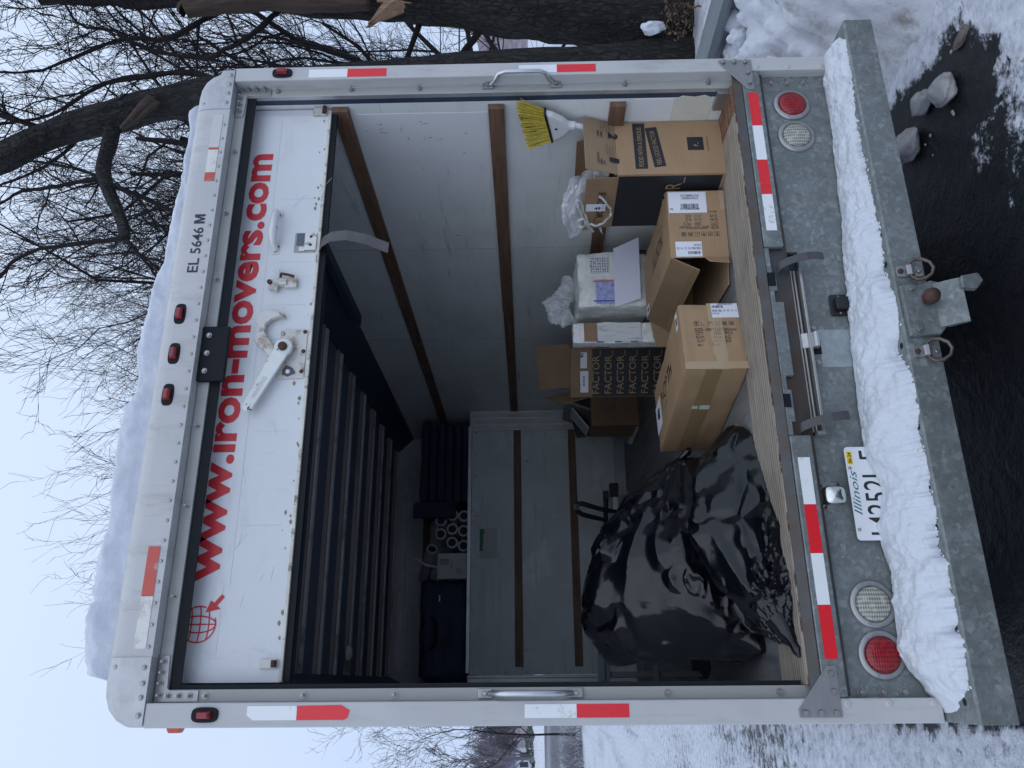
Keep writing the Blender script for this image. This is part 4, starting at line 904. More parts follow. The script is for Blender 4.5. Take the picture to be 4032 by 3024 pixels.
# ================================================================== CARGO
FZ = .8205
def lumpy(name, mat, parent, w, l, h, amp, seed, div=14, r=.02):
    bm = bmesh.new(); bmesh.ops.create_cube(bm, size=1); bmesh.ops.subdivide_edges(bm, edges=bm.edges[:], cuts=div, use_grid_fill=True)
    for v in bm.verts:
        p = Vector((v.co.x*w, (v.co.y+.5)*l, (v.co.z+.5)*h)); c = Vector((max(-w/2+r, min(w/2-r, p.x)), max(r, min(l-r, p.y)), max(r, min(h-r, p.z)))); d = p-c
        if d.length > 1e-6: p = c+d.normalized()*min(r, d.length)
        q = p*9; n_ = Vector((v.co.x, v.co.y, v.co.z)).normalized(); k = amp*(fbm((q.x, q.y, q.z+seed), 5)-.6*abs(fbm((q.x*1.6, q.y*1.6, q.z*1.6+seed+4), 4)))
        p += n_*k; p.z = max(0, p.z); v.co = p
    me = bpy.data.meshes.new(name); bm.to_mesh(me); bm.free(); me.materials.append(mat); me.polygons.foreach_set('use_smooth', [True]*len(me.polygons)); me.set_sharp_from_angle(angle=math.radians(38))
    o = bpy.data.objects.new(name, me); COL.objects.link(o); o.parent = parent; return o
def carton(name, label, loc, rz, w, l, h, mat=card, open_left=False, group='cardboard boxes in the truck', shell=True, lid=True, cat='box'):
    r = thing(name, label, cat, loc, rz, group); t = .005
    if not shell:
        lumpy('body', mat, r, w, l, h, .0042, random.Random(label).random()*40, 20, .007); return r
    mb = MB(); mb.box(-w/2, w/2, 0, t, 0, h).build('front_panel', mat, r, bevel=.002)
    MB().box(-w/2, w/2, l-t, l, 0, h).build('back_panel', mat, r, bevel=.002)
    MB().box(w/2-t, w/2, t, l-t, 0, h).build('side_panel', mat, r, bevel=.002)
    if not open_left: MB().box(-w/2, -w/2+t, t, l-t, 0, h).build('side_panel', mat, r, bevel=.002)
    MB().box(-w/2+.001, w/2-t, t, l-t, .0005, t).build('bottom_panel', card_in, r)
    if lid: MB().box(-w/2, w/2-t, t, l-t, h-t, h).build('top_panel', mat, r, bevel=.002)
    return r
def slab(parent, name, q, mat, t=.004, label=None):
    o = MB().quadslab(q, t).build(name, mat, parent, bevel=.001)
    if label: o['label'] = label
    return o
def pan(parent, name, x0, x1, z0, z1, mat, y=-.0012):      # print on a front face
    return MB().box(x0, x1, y, y+.0011, z0, z1).build(name, mat, parent)
def barcode(parent, org, R, U, w, h, seed, mat=black_ink):
    rr = random.Random(seed); mb = MB(); x = 0; R = Vector(R); U = Vector(U); o = Vector(org)
    while x < w:
        b = rr.choice([.001, .0015, .0025]); panel_slab(mb, (x, min(w, x+b)), (0, h), o, R, U, .0004); x += b+rr.choice([.001, .0018, .0026])
    return mb.build('barcode', mat, parent)
def icons(parent, org, R, U, s, gap, flip=False):
    mb = MB(); R = Vector(R); U = Vector(U); o = Vector(org)
    def q(a, b, c, d, k): panel_slab(mb, (k*gap+a*s, k*gap+b*s), (c*s, d*s), o, R, U, .0004)
    def poly(P_, k):
        Nn = R.cross(U).normalized()*.0004; base = [o+R*(k*gap+x*s)+U*(y*s) for x, y in P_]; n = len(base)
        mb.add([p+Nn for p in base], [tuple(range(n))])
    for k in range(6):
        q(0, 1, 0, .06, k); q(0, 1, .94, 1, k); q(0, .06, .06, .94, k); q(.94, 1, .06, .94, k)
        if k == 0: poly([(.3, .85), (.7, .85), (.62, .5), (.38, .5)], k); q(.46, .54, .2, .5, k); q(.32, .68, .14, .2, k)
        if k == 1: poly([(.2, .5), (.8, .5), (.5, .86)], k); q(.43, .57, .15, .5, k)
        if k == 2: poly([(.14, .5), (.86, .5), (.7, .72), (.5, .82), (.3, .72)], k); q(.47, .53, .18, .5, k)
        if k == 3: poly([(.3, .3), (.5, .22), (.62, .4), (.5, .55), (.32, .5)], k); q(.6, .8, .66, .72, k)
        if k == 4: poly([(.2, .8), (.36, .8), (.42, .3), (.3, .15), (.2, .4)], k); poly([(.8, .8), (.64, .8), (.58, .3), (.7, .15), (.8, .4)], k); q(.44, .56, .45, .7, k)
        if k == 5:
            for cx in (.3, .55, .78):
                for cy in (.3, .62): q(cx-.1, cx-.04, cy-.12, cy+.12, k); q(cx-.1, cx+.1, cy+.06, cy+.12, k); q(cx+.04, cx+.1, cy-.12, cy+.12, k)
    return mb.build('handling_icons', black_ink, parent, recalc=False)

# --- box 49, open, against the right wall
w, l, h = .276, .355, .443
A = carton('cardboard_box', 'tall open cardboard box with upright flaps and sticker 49 by the right wall', (2.192, .229, FZ), .072, w, l, h, card, lid=False)
slab(A, 'flap', [(-w/2+.004, .001, h), (w/2-.004, .001, h), (w/2-.012, -.050, h+.135), (-w/2-.002, -.046, h+.133)], card_in, -.004, 'front flap printed with steps 1 and 2')
slab(A, 'flap', [(-w/2, l-.004, h), (-w/2, .012, h), (-w/2-.006, .012, h+.128), (-w/2-.010, l-.004, h+.126)], card_b, .004, 'side flap with sticker 49')
slab(A, 'flap', [(w/2-.006, .03, h), (w/2-.006, l-.01, h), (w/2-.03, l-.03, h+.150), (w/2-.05, .06, h+.155)], card_b, .004)
slab(A, 'flap', [(w/2-.01, l-.003, h), (-w/2+.004, l-.003, h), (-w/2+.002, l+.03, h+.12), (w/2-.02, l+.03, h+.12)], card_b, -.004)
pan(A, 'print_band', -.110, .128, .3175, .368, black_ink); text('FOOD WITH A SERIOUS', (1, 0, 0), (0, 0, 1), (-.100, -.0012, .333), .019, kraft_print, A, 'lettering', .205, 0.0)
o = MB().quadslab([(-.098, -.0013, .243), (.108, -.0013, .268), (.102, -.0013, .316), (-.104, -.0013, .291)], -.0010).build('print_band', black_ink, A)
text('FEEL-GOOD FACTOR', (1, 0, .12), (-.12, 0, 1), (-.090, -.0016, .259), .019, kraft_print, A, 'lettering', .178, 0.0, ext=.0008)
pan(A, 'print_square', -.018, .050, .080, .146, black_ink); text('F_', (1, 0, 0), (0, 0, 1), (.002, -.0012, .104), .017, kraft_print, A, 'lettering', None, .02)
text('factormeals.com', (1, 0, 0), (0, 0, 1), (-.024, -.0002, .060), .009, grey_ink, A, 'lettering', .075, 0)
# left face: black field with the name
MB().box(-w/2-.0012, -w/2-.0001, .012, l-.004, .014, h-.006).build('print_field', black_ink, A)
text('FACTOR_', (0, -1, 0), (0, 0, 1), (-w/2-.0012, l-.02, .175), .062, kraft_print, A, 'lettering', .315, .0, ext=.0008)
# flap print, upside down on the front flap
fR = Vector((-1, 0, 0)); fU = Vector((0, .38, -1)).normalized()
def fpt(x, z): return Vector((x, .001-.051*(z-h)/.135-.0046-.0006, z))
for s_, x, z, hh, wd, b in (('2', .075, h+.062, .044, None, .05), ('FRESH', .072, h+.098, .009, .030, .02), ('MEALS', .072, h+.112, .009, .030, .02), ('1', -.055, h+.062, .044, .022, .05), ('NO', -.08, h+.092, .009, None, .02), ('PREP', -.075, h+.104, .009, None, .02), ('NECESSARY', -.045, h+.117, .009, .055, .02),
                             ('Simple, real ingredients', .128, h+.060, .006, .055, .0), ('made for nutrition-first', .128, h+.072, .006, .055, 0), ('meals packed with', .128, h+.084, .006, .045, 0), ('nutrients and flavor', .128, h+.096, .006, .048, 0),
                             ('Factor meals are ready', .005, h+.052, .006, .055, 0), ('to heat and eat in as', .005, h+.064, .006, .05, 0), ('little as two minutes.', .005, h+.076, .006, .05, 0)):
    text(s_, fR, fU, fpt(x-.004, z-.034), hh, black_ink if hh > .007 else grey_ink, A, 'lettering', wd, b)
text('FACTOR_', (0, 1, 0), (0, 0, -1), (-w/2-.0125, .10, h+.072), .030, black_ink, A, 'lettering', .20, .01)
sk = MB().box(-w/2-.0145, -w/2-.0128, .175, .222, h+.034, h+.118).build('sticker', paper, A)
text('49', (0, .0, -1), (0, -1, 0), (-w/2-.0146, .212, h+.082), .020, black_ink, A, 'sticker_text', .026, .02)
for k in range(4): text('CHBL 29 delivery', (0, 0, -1), (0, -1, 0), (-w/2-.0146, .185+.009*k, h+.052), .004, grey_ink, A, 'sticker_text', .034)
# what shows inside it
pk_ = thing('food_packet', 'dark food packet with a red edge inside open box 49', 'packet', (2.10, .275, FZ+.40), .1)
MB().box(-.01, .08, .0, .12, 0, .075).build('carton', M('dark_packet', (.03, .018, .015), .4), pk_, bevel=.004); MB().box(-.012, .082, -.004, .124, .0, .022).build('red_band', M('red_packet', (.33, .01, .03), .4), pk_); MB().box(-.0125, .02, -.0045, -.0035, .022, .05).build('white_label', paper, pk_)
# clear plastic film bunched over it
def crumple(name, label, cat, pts_fn, nx, ny, mat, amp, fr, seed, loc, rz=0):
    r = MB().grid(nx, ny, lambda u, v: tuple(Vector(pts_fn(u, v))+Vector((fbm((u*fr, v*fr, seed), 4), fbm((u*fr, v*fr, seed+7), 4), fbm((u*fr, v*fr, seed+13), 4)))*amp))
    o = r.build(name, mat, None, recalc=False, smooth=30); o.location = loc; o.rotation_euler = (0, 0, rz); return tag(o, label, cat)
def film_pts(u, v):
    y = .04+.36*u; top = .18+.05*math.sin(u*2.2)-.10*max(0, u-.75); return (-.09-.05*u+.02*math.sin(v*5), y, .443+.03+v*(top-.03))
crumple('plastic_film', 'milky plastic film sticking out of open box 49', 'film', film_pts, 34, 18, film_w, .022, 2.5, 2, (2.192, .229, FZ), .072)
lp_px = [(560, 985), (640, 1035), (700, 1100), (722, 1180), (712, 1240), (640, 1272), (540, 1285), (470, 1285), (415, 1190), (360, 1060), (300, 1010), (320, 1060), (380, 1180), (450, 1290), (540, 1400), (500, 1330), (400, 1210), (350, 1250), (375, 1330), (420, 1335), (430, 1250)]
cord = [Vector((-w/2-.022-.012*math.sin(i*1.3), (py-810)/570*.36, h+(740-px)/340*.127)) for i, (px, py) in enumerate(lp_px)]
fine = []
for i in range(len(cord)-1):
    for k in range(4):
        a, b = cord[i], cord[i+1]; p_ = a.lerp(b, k/4); fine.append(p_+Vector((fbm((i+k*.25, 1, 2), 3), fbm((i+k*.25, 5, 2), 3), fbm((i+k*.25, 9, 2), 3)))*.008)
o = MB().tube(fine, [.005+.003*abs(fbm((i*.6, 0, 0), 3)) for i in range(len(fine))], 6).build('twisted_film', film, None, smooth=35); o.location = (2.192, .229, FZ); o.rotation_euler = (0, 0, .072)
tag(o, 'twisted clear plastic loop hanging over the flap with sticker 49', 'film')

# --- two long cartons lying on their sides near the sill
def long_carton(label, loc, rz, flip):
    w, l, h = .303, .69, .2355
    r = carton('cardboard_box', label, loc, rz, w, l, h, card, open_left=flip, shell=flip) 
    R = Vector((0, 0, 1 if flip else -1)); U = Vector((-1 if flip else 1, 0, 0)); y = -.0004
    def at(fx, fy):        # reading frame of the printed end: fx along the text, fy down from its top
        return Vector((-w/2+fy*w, y, fx*h)) if flip else Vector((w/2-fy*w, y, h-fx*h))
    o_ = -.09 if flip else 0
    icons(r, at(.23+o_, .345+.03*flip), R, U, .019, .0268)
    for s_, fx, fy, hh, wd in (('SIZE: 690*235*305mm', .23, .43, .0125, .150), ('QTY:', .235, .485, .0115, .030), ('200   PCS', .53, .485, .0115, .068), ('N.W:', .24, .545, .0115, .03), ('KG', .70, .545, .0115, .02), ('G.W:', .245, .60, .0115, .03), ('KG', .70, .60, .0115, .02), ('MCN: 5144030190', .25, .655, .0075, .078)):
        text(s_, R, U, at(fx+o_, fy+.035*flip), hh*1.12, black_ink, r, 'lettering', wd*1.06, .004)
    for s_, fx, fy in (('18.33', .51, .545), ('19.13', .51, .60)): text(s_, R, U, at(fx+o_, fy+.035*flip), .011, grey_ink, r, 'handwriting', .03, 0, shear=.3)
    def label_(fx0, fx1, fy0, fy1, lines):
        a, b = at(fx0, fy1), at(fx1, fy0)
        MB().box(min(a.x, b.x), max(a.x, b.x), -.0012, -.0001, min(a.z, b.z), max(a.z, b.z)).build('label', paper, r)
        for (kind, s_, fx, fy, hh, wd) in lines:
            p_ = at(fx, fy); p_.y = -.0014
            if kind == 't': text(s_, R, U, p_, hh, black_ink, r, 'label_text', wd, .008)
            elif kind == 'b': barcode(r, p_, R, U, wd, hh, 3)
    if flip:
        label_(.32, .98, .665, .98, [('t', 'STRAWBERRY', .46, .90, .010, .07), ('t', 'WATERMELON', .44, .94, .010, .075), ('b', '', .46, .80, .022, .075), ('t', '840395803127', .45, .735, .009, .08), ('t', '70', .90, .74, .010, .014)])
        label_(.46, .91, .015, .235, [('t', 'SHELVE#: 10 - D - 4 - 02', .475, .15, .010, .098), ('t', 'LOC1#:', .475, .195, .009, .028), ('b', '', .49, .09, .012, .05)])
    else:
        label_(.55, .985, .005, .225, [('b', '', .565, .075, .012, .045), ('t', 'SHELVE#: 10 - D - 5 - 11', .56, .135, .010, .095), ('t', 'LOC1#:', .56, .175, .008, .026), ('t', '840395803097', .66, .03, .007, .06)])
    # packing tape
    for z0, z1 in ((h*.9, h-.001),) if flip else (): pass
    if not flip:
        MB().box(-w/2-.0008, -w/2-.0001, .001, l-.001, h*.42, h*.68).build('packing_tape', tape_brown, r); MB().box(-w/2, w/2, -.0008, -.0001, h*.30, h*.52).build('packing_tape', tape_clear, r)
        MB().box(-w/2+.002, -w/2+.035, -.0014, -.0009, .0, h).build('packing_tape', tape_clear, r); 
        MB().box(-w/2-.0015, -w/2-.0009, .27, .302, h*.40, h*.57).build('sticker', paper_green, r); MB().box(-w/2-.0015, -w/2-.0009, .275, .297, h*.60, h*.70).build('sticker', paper_green, r)
        text("NORTH'", (0, -1, 0), (1, 0, 0), (-.015, .52, h+.0002), .072, black_ink, r, 'lettering', .29, .008)
        text('strawberry', (0, -1, 0), (1, 0, 0), (-.05, .50, h+.0002), .014, grey_ink, r, 'lettering', .09)
        lb = MB().box(-.075, .06, .56, .685, h+.0001, h+.0009).build('label', paper, r); MB().prism([(-.03, .60), (.02, .59), (.03, .63), (0, .65), (-.02, .64)], 'z', h+.0009, h+.0013).build('label_mark', black_ink, r)
        MB().box(.06, .135, .03, .065, h+.0001, h+.0008).build('label', paper, r); MB().box(.08, .115, .036, .058, h+.0008, h+.0011).build('label_mark', grey_ink, r)
    else:
        text("NORTH'", (0, 1, 0), (-1, 0, 0), (.05, .16, h+.0002), .072, black_ink, r, 'lettering', .29, .008)
        text('strawberry', (0, 1, 0), (-1, 0, 0), (.075, .14, h+.0002), .014, grey_ink, r, 'lettering', .09)
        MB().box(-.145, -.10, .60, .68, h+.0001, h+.0008).build('label', paper, r); MB().box(-.135, -.115, .61, .65, h+.0008, h+.0011).build('label_mark', grey_ink, r)
        MB().box(w/2-.09, w/2-.001, -.0009, -.0001, .001, .02).build('packing_tape', tape_clear, r)
        slab(r, 'flap', [(-w/2, l-.002, h), (-w/2, .002, h), (-w/2-.062, -.012, h-.108), (-w/2-.066, l+.004, h-.104)], card_b, .004, 'long flap hanging open from the top edge')
        slab(r, 'packing_tape', [(-w/2-.0505, l-.004, h-.080), (-w/2-.0505, -.006, h-.084), (-w/2-.0648, -.010, h-.1085), (-w/2-.068, l+.002, h-.1045)], tape_brown, .0008)
        slab(r, 'flap', [(-w/2, .01, .002), (-w/2, l-.01, .002), (-w/2-.115, l-.03, .006), (-w/2-.112, .02, .005)], card_in, .004, 'lower flap lying on the floor')
        slab(r, 'flap', [(-w/2, l-.003, .012), (-w/2, l-.003, h-.012), (-w/2-.135, l+.02, h-.04), (-w/2-.135, l+.02, .03)], card_b, .004)
        slab(r, 'flap', [(-w/2, .003, .004), (-w/2, .003, .10), (-w/2-.035, -.035, .09), (-w/2-.045, -.04, .012)], card, .004, 'creased end flap')
    return r
long_carton('open long cardboard box on its side with upside down print', (1.873, .308, FZ), -.069, True)
long_carton('closed long cardboard box on its side with tape along it', (1.351, .259, FZ), .184, False)

# --- box 48 farther in
w, l, h = .295, .291, .443
C48 = carton('cardboard_box', 'open cardboard box with sticker 48 and six rows of tan lettering', (2.009, 1.862, FZ), 1.031, w, l, h, card_dim, lid=False)
MB().box(-w/2-.0012, -w/2-.0001, .006, l-.004, .01, h-.002).build('print_field', black_ink, C48)
for k in range(6): text('FACTOR_', (0, -1, 0), (0, 0, 1), (-w/2-.0012, l-.02, h-.042-.0712*k), .040, kraft_print, C48, 'lettering', .255, .004, ext=.0008)
slab(C48, 'flap', [(-w/2, l, h), (-w/2, 0, h), (-w/2-.004, 0, h+.122), (-w/2-.004, l, h+.126)], card_dim, .004, 'upright flap with two white labels')
MB().box(-w/2-.0062, -w/2-.0041, .025, .118, h+.030, h+.112).build('sticker', paper, C48).rotation_euler = (0, 0, 0)
text('48', (0, -1, 0), (0, 0, 1), (-w/2-.0063, .058, h+.05), .022, black_ink, C48, 'sticker_text', .028, .02); text('CHBL 29', (0, -1, 0), (0, 0, 1), (-w/2-.0063, .112, h+.092), .009, black_ink, C48, 'sticker_text', .035, .01)
MB().box(-w/2-.0062, -w/2-.0041, .135, .262, h+.022, h+.108).build('shipping_label', paper, C48)
barcode(C48, (-w/2-.0063, .225, h+.042), (0, -1, 0), (0, 0, 1), .06, .012, 9)
for k in range(4): text('to: delivery address', (0, -1, 0), (0, 0, 1), (-w/2-.0063, .255, h+.064+.010*k), .004, grey_ink, C48, 'label_text', .05+.01*k)
slab(C48, 'flap', [(-w/2+.004, .001, h), (w/2, .001, h), (w/2, .003, h+.12), (-w/2+.004, .003, h+.122)], card_dim, -.004)
slab(C48, 'flap', [(w/2, .01, h), (w/2, l-.01, h), (w/2+.05, l+.02, h+.30), (w/2+.04, .03, h+.33)], card_dim, .004, 'tall back flap standing open'); slab(C48, 'flap', [(w/2-.01, l, h), (-w/2+.01, l, h), (-w/2+.03, l+.05, h+.16), (w/2-.01, l+.06, h+.28)], card_dim, -.004)
MB().box(-w/2+.002, w/2-.002, -.0010, -.0001, .02, .028).build('printed_line', grey_ink, C48)

# --- plain cartons under and behind
carton('cardboard_box', 'plain brown carton carrying the white taped parcel', (2.04, 1.06, FZ), -.05, .34, .34, .200, card_b, shell=False)
carton('cardboard_box', 'small brown carton squeezed in front of the narrow white parcel', (1.775, 1.015, FZ), .0, .12, .10, .195, card, shell=False)
DB = carton('cardboard_box', 'dim brown carton by the front wall with faint print', (1.993, 3.057, FZ), 0.0, .236, .30, .353, card_dim, shell=False)
for k, s_ in enumerate(('COLOR:', 'QTY: 1PCS', 'G.W: KGS', 'N.W: KGS', 'MEAS: CM', 'MADE IN')): text(s_, (1, 0, 0), (0, 0, 1), (-.0, -.0003, .30-.026*k), .013, grey_ink, DB, 'lettering', .10)
MB().box(-.117, .117, -.0010, -.0001, .285, .352).build('packing_tape', tape_brown, DB)
def lean(name, label, q, t, mat, fm, cat):
    r = MB().quadslab(q, t).build(name, mat, None, bevel=.003); tag(r, label, cat); 
    if fm: MB().quadslab([Vector(q[0])+Vector((-.004, -.004, 0)), Vector(q[1])+Vector((-.004, -.004, 0)), Vector(q[1]).lerp(Vector(q[2]), .06)+Vector((-.004, -.004, 0)), Vector(q[0]).lerp(Vector(q[3]), .06)+Vector((-.004, -.004, 0))], t*.5).build('edge', fm, r)
    return r
lean('picture_frame', 'thin pale framed panel leaning against the dim carton', [(1.872, 3.10, .822), (1.872, 3.55, .822), (2.08, 3.55, 1.365), (2.08, 3.10, 1.365)], .018, M('grey_frame', (.20, .20, .20), .5), alu_trim, 'panel')
lean('black_board', 'black board standing upright behind the dim carton', [(1.95, 3.42, .822), (2.26, 3.42, .822), (2.20, 3.46, 1.33), (1.90, 3.46, 1.26)], .02, black_plastic, None, 'board')
lean('foam_sheet', 'curled white foam sheet edge above the dim carton', [(1.90, 3.18, 1.178), (2.06, 3.18, 1.30), (2.06, 3.40, 1.30), (1.90, 3.40, 1.178)], .012, M('foam_sheet', (.55, .56, .56), .6), None, 'sheet')

# --- foam wrapped parcels
WP = thing('taped_parcel', 'bulky white parcel wrapped in clear tape with blue shipping print', 'parcel', (2.025, 1.06, FZ+.2005), -.04)
lumpy('wrapping', parcel_m, WP, .31, .30, .365, .014, 3)
dl = MB().box(-.138, -.028+.02, -.0065, -.0045, .165, .272).build('shipping_document', doc_blue, WP); dl['label'] = 'blue printed shipping document'
for x, m_ in ((-.020, doc_orange), (-.128, doc_bluek)): MB().box(x, x+.006, -.009, -.0066, .160, .285).build('printed_band', m_, WP)
tb = MB(); tb.box(.03, .115, -.0075, -.0055, .205, .300); tb = tb.build('shipping_table', paper, WP)
mb = MB()
for k in range(8): mb.box(.032, .113, -.0083, -.0076, .208+.0115*k, .2095+.0115*k)
for k in range(6): mb.box(.034+.015*k, .0355+.015*k, -.0083, -.0076, .206, .299)
rr = random.Random(4)
for k in range(46): x = .036+.075*rr.random(); z = .21+.084*rr.random(); mb.box(x, x+.006*rr.random()+.002, -.0083, -.0076, z, z+.003)
mb.build('table_lines', grey_ink, tb)
mb = MB()
for k in range(40): x = -.135+.11*rr.random(); z = .168+.098*rr.random(); mb.box(x, x+.008*rr.random()+.003, -.0072, -.0066, z, z+.0022)
mb.build('document_lines', M('blue_ink', (.10, .12, .38), .5), dl)
text('?', (1, 0, 0), (0, 0, 1), (-.045, -.0070, .172), .022, red_print, dl, 'handwriting', None, .02)
slab(WP, 'lid_flap', [(.158, -.020, .175), (.215, -.030, .045), (-.125, -.030, .052), (-.165, -.020, .182)], paper_lilac, .004, 'plain pale lilac board folded over the lower half')
o = MB().box(.13, .152, -.012, -.010, .012, .060).build('hazard_frame', black_ink, WP)
NP = thing('taped_parcel', 'narrow tall white and brown parcel left of the bulky one', 'parcel', (1.758, 1.125, FZ), .0)
lumpy('wrapping', parcel_m, NP, .112, .07, .592, .006, 9, 16, .008)
MB().box(-.050, .050, -.0052, -.0040, .47, .535).build('brown_band', card_dim, NP); MB().box(-.05, .05, -.0052, -.0040, .25, .465).build('printed_sheet', M('striped_print_sheet', (.62, .64, .65), .35, 0, .03, 4, dirt=(.22, .22, .23), dthr=(.56, .62), dscale=3, dstretch=(50, 1, 2)), NP)
for z in (.44, .35, .27): MB().box(-.057, -.051, -.0068, -.0052, z, z+.035).build('blue_lettering', doc_bluek, NP)
# bubble wrap
def blob(name, label, cat, mat, C, ells, amp, fr, seed, sub=5, floor_z=None, knot=None, sharp=32, kamp=.012, crease=0):
    bm = bmesh.new(); bmesh.ops.create_icosphere(bm, subdivisions=sub, radius=1); C = Vector(C)
    for v in bm.verts:
        d = v.co.normalized(); acc = []
        for (c, r) in ells:
            c = Vector(c); o_ = Vector(((C.x-c.x)/r[0], (C.y-c.y)/r[1], (C.z-c.z)/r[2])); dd = Vector((d.x/r[0], d.y/r[1], d.z/r[2]))
            a = dd.dot(dd); b = o_.dot(dd); cc = o_.dot(o_)-1; D = b*b-a*cc
            if D > 0:
                t_ = (-b+math.sqrt(D))/a
                if t_ > 0: acc.append(t_)
        if not acc: acc = [.03]
        mx = max(acc); R_ = mx+math.log(sum(math.exp((a-mx)*22) for a in acc))/22*.6
        p = C+d*R_; q = p*fr
        k = amp*fbm((q.x, q.y, q.z+seed), 5)
        if crease:
            wq = p+Vector((fbm((q.x, q.y, seed+1), 3), fbm((q.y, q.z, seed+2), 3), fbm((q.z, q.x, seed+3), 3)))*.05
            dv = noise.voronoi(wq*4.2)[0]; k += crease*(min(.7, dv[1]-dv[0])-.3)
            msk = sstep(.12, .34, fbm((q.x*.9, q.y*.9, q.z*.9+seed+9), 2)); dv = noise.voronoi(wq*15)[0]; k += crease*.30*msk*(min(.5, dv[1]-dv[0])-.2)
        if knot:
            kv = p-Vector(knot); s_ = kv.length; kd = kv.normalized()
            f_ = 1-abs(noise.noise(kd*4.2+Vector((seed, 0, s_*.7))))*2; f2 = 1-abs(noise.noise(kd*9+Vector((0, seed, s_*1.0))))*2
            k += kamp*(f_*.9+f2*.35)*sstep(.02, .2, s_)
        p = p+d*k
        if floor_z is not None and p.z < floor_z: p.z = floor_z
        v.co = p-C
    me = bpy.data.meshes.new(name); bm.to_mesh(me); bm.free(); me.materials.append(mat)
    me.polygons.foreach_set('use_smooth', [True]*len(me.polygons))
    if sharp: me.set_sharp_from_angle(angle=math.radians(sharp))
    o = bpy.data.objects.new(name, me); COL.objects.link(o); o.location = C; return tag(o, label, cat)
blob('bubble_wrap', 'crumpled clear bubble wrap lying on the wrapped parcels', 'plastic', bubble, (2.00, 1.28, 1.45), [((1.965, 1.27, 1.468), (.066, .055, .058)), ((2.06, 1.28, 1.432), (.072, .055, .042)), ((1.915, 1.28, 1.43), (.035, .05, .03))], .04, 14, 3, 5, 1.388, None, 25, crease=.05)
# --- bin bags
def bag(label, C, pts, knot, seed, kamp, cam_, smooth_n=5):
    bm = bmesh.new(); C = Vector(C)
    for p in pts: bm.verts.new(Vector(p)-C)
    res = bmesh.ops.convex_hull(bm, input=bm.verts[:]); 
    junk = [g_ for g_ in res['geom_interior']+res['geom_unused'] if isinstance(g_, bmesh.types.BMVert) and g_.is_valid]
    if junk: bmesh.ops.delete(bm, geom=junk, context='VERTS')
    bmesh.ops.triangulate(bm, faces=bm.faces[:])
    for _ in range(5):
        long = [e_ for e_ in bm.edges if e_.calc_length() > (.055 if _ < 4 else .03)]
        bmesh.ops.subdivide_edges(bm, edges=long, cuts=1); bmesh.ops.triangulate(bm, faces=bm.faces[:])
    for _ in range(smooth_n): bmesh.ops.smooth_vert(bm, verts=bm.verts[:], factor=.5, use_axis_x=True, use_axis_y=True, use_axis_z=True)
    bmesh.ops.subdivide_edges(bm, edges=bm.edges[:], cuts=2, use_grid_fill=True); bmesh.ops.triangulate(bm, faces=bm.faces[:]); bm.normal_update()
    K = Vector(knot); new = []
    for v in bm.verts:
        p = v.co+C; kv = p-K; s_ = kv.length; kd = kv.normalized(); q = p*2.6
        f1 = 1-abs(noise.noise(kd*3.6+Vector((seed, 0, s_*.5))))*2.2; f2 = 1-abs(noise.noise(kd*8+Vector((0, seed, s_*.8))))*2.4; f3 = 1-abs(noise.noise(kd*17+Vector((seed, seed, s_*1.0))))*2.6
        k = kamp*(.75*max(-.5, f1)+(1.15*max(0, f2)**1.5+.75*max(0, f3)**1.5)*sstep(.02, .30, fbm((q.x*1.2+5, q.y*1.2, q.z*1.2+seed), 2)))*sstep(.0, .16, s_)*(.55+.8*sstep(-.1, .35, fbm((q.x, q.y, q.z+seed), 2)))
        wq = p+Vector((fbm((q.x*2, q.y*2, seed+1), 3), fbm((q.y*2, q.z*2, seed+2), 3), fbm((q.z*2, q.x*2, seed+3), 3)))*.06
        dv = noise.voronoi(Vector((wq.x*6.2, wq.y*6.2, wq.z*6.2)))[0]; msk = sstep(-.15, .25, fbm((q.x*1.3, q.y*1.3, q.z*1.3+seed+9), 2))
        k += cam_*msk*(min(.5, dv[1]-dv[0])-.2); k += .012*fbm((q.x*1.5, q.y*1.5, q.z*1.5+seed), 3)
        new.append(v.co+v.normal*k)
    for v, n_ in zip(bm.verts, new):
        if n_.z+C.z < FZ+.002: n_.z = FZ+.002-C.z
        v.co = n_
    me = bpy.data.meshes.new('bin_bag'); bm.to_mesh(me); bm.free(); me.materials.append(bag_m); me.polygons.foreach_set('use_smooth', [True]*len(me.polygons)); me.set_sharp_from_angle(angle=math.radians(50))
    o = bpy.data.objects.new('bin_bag', me); COL.objects.link(o); o.location = C; return tag(o, label, 'bag')
BB = bag('large black bin bag heaped at the left with its neck tied', (.50, .75, 1.05),
    [(.44, .68, 1.445), (.31, .76, 1.435), (.52, .86, 1.41), (.66, .62, 1.29), (.80, .74, 1.265), (.88, .90, 1.18), (1.0, .70, 1.02), (.195, .64, 1.27), (.185, .76, 1.35), (.195, .50, .95), (.22, .95, 1.2), (.21, .42, .822), (.86, .50, .822), (.99, .78, .84), (.60, 1.12, .822), (.25, 1.05, .822), (.92, .98, .83), (.60, .44, 1.10), (.35, .44, 1.08)],
    (1.03, .70, 1.0), 11, .017, .034)
nk = MB(); pts = []
for k in range(9):
    t = k/8; pts.append(Vector((.955+.075*t-.50, .70-.02*t-.75, .995+.02*math.sin(t*5)-1.05)))
nk.tube(pts, [.035, .022, .012, .009, .010, .014, .018, .015, .006], 12).build('tied_neck', bag_m, BB, smooth=40)
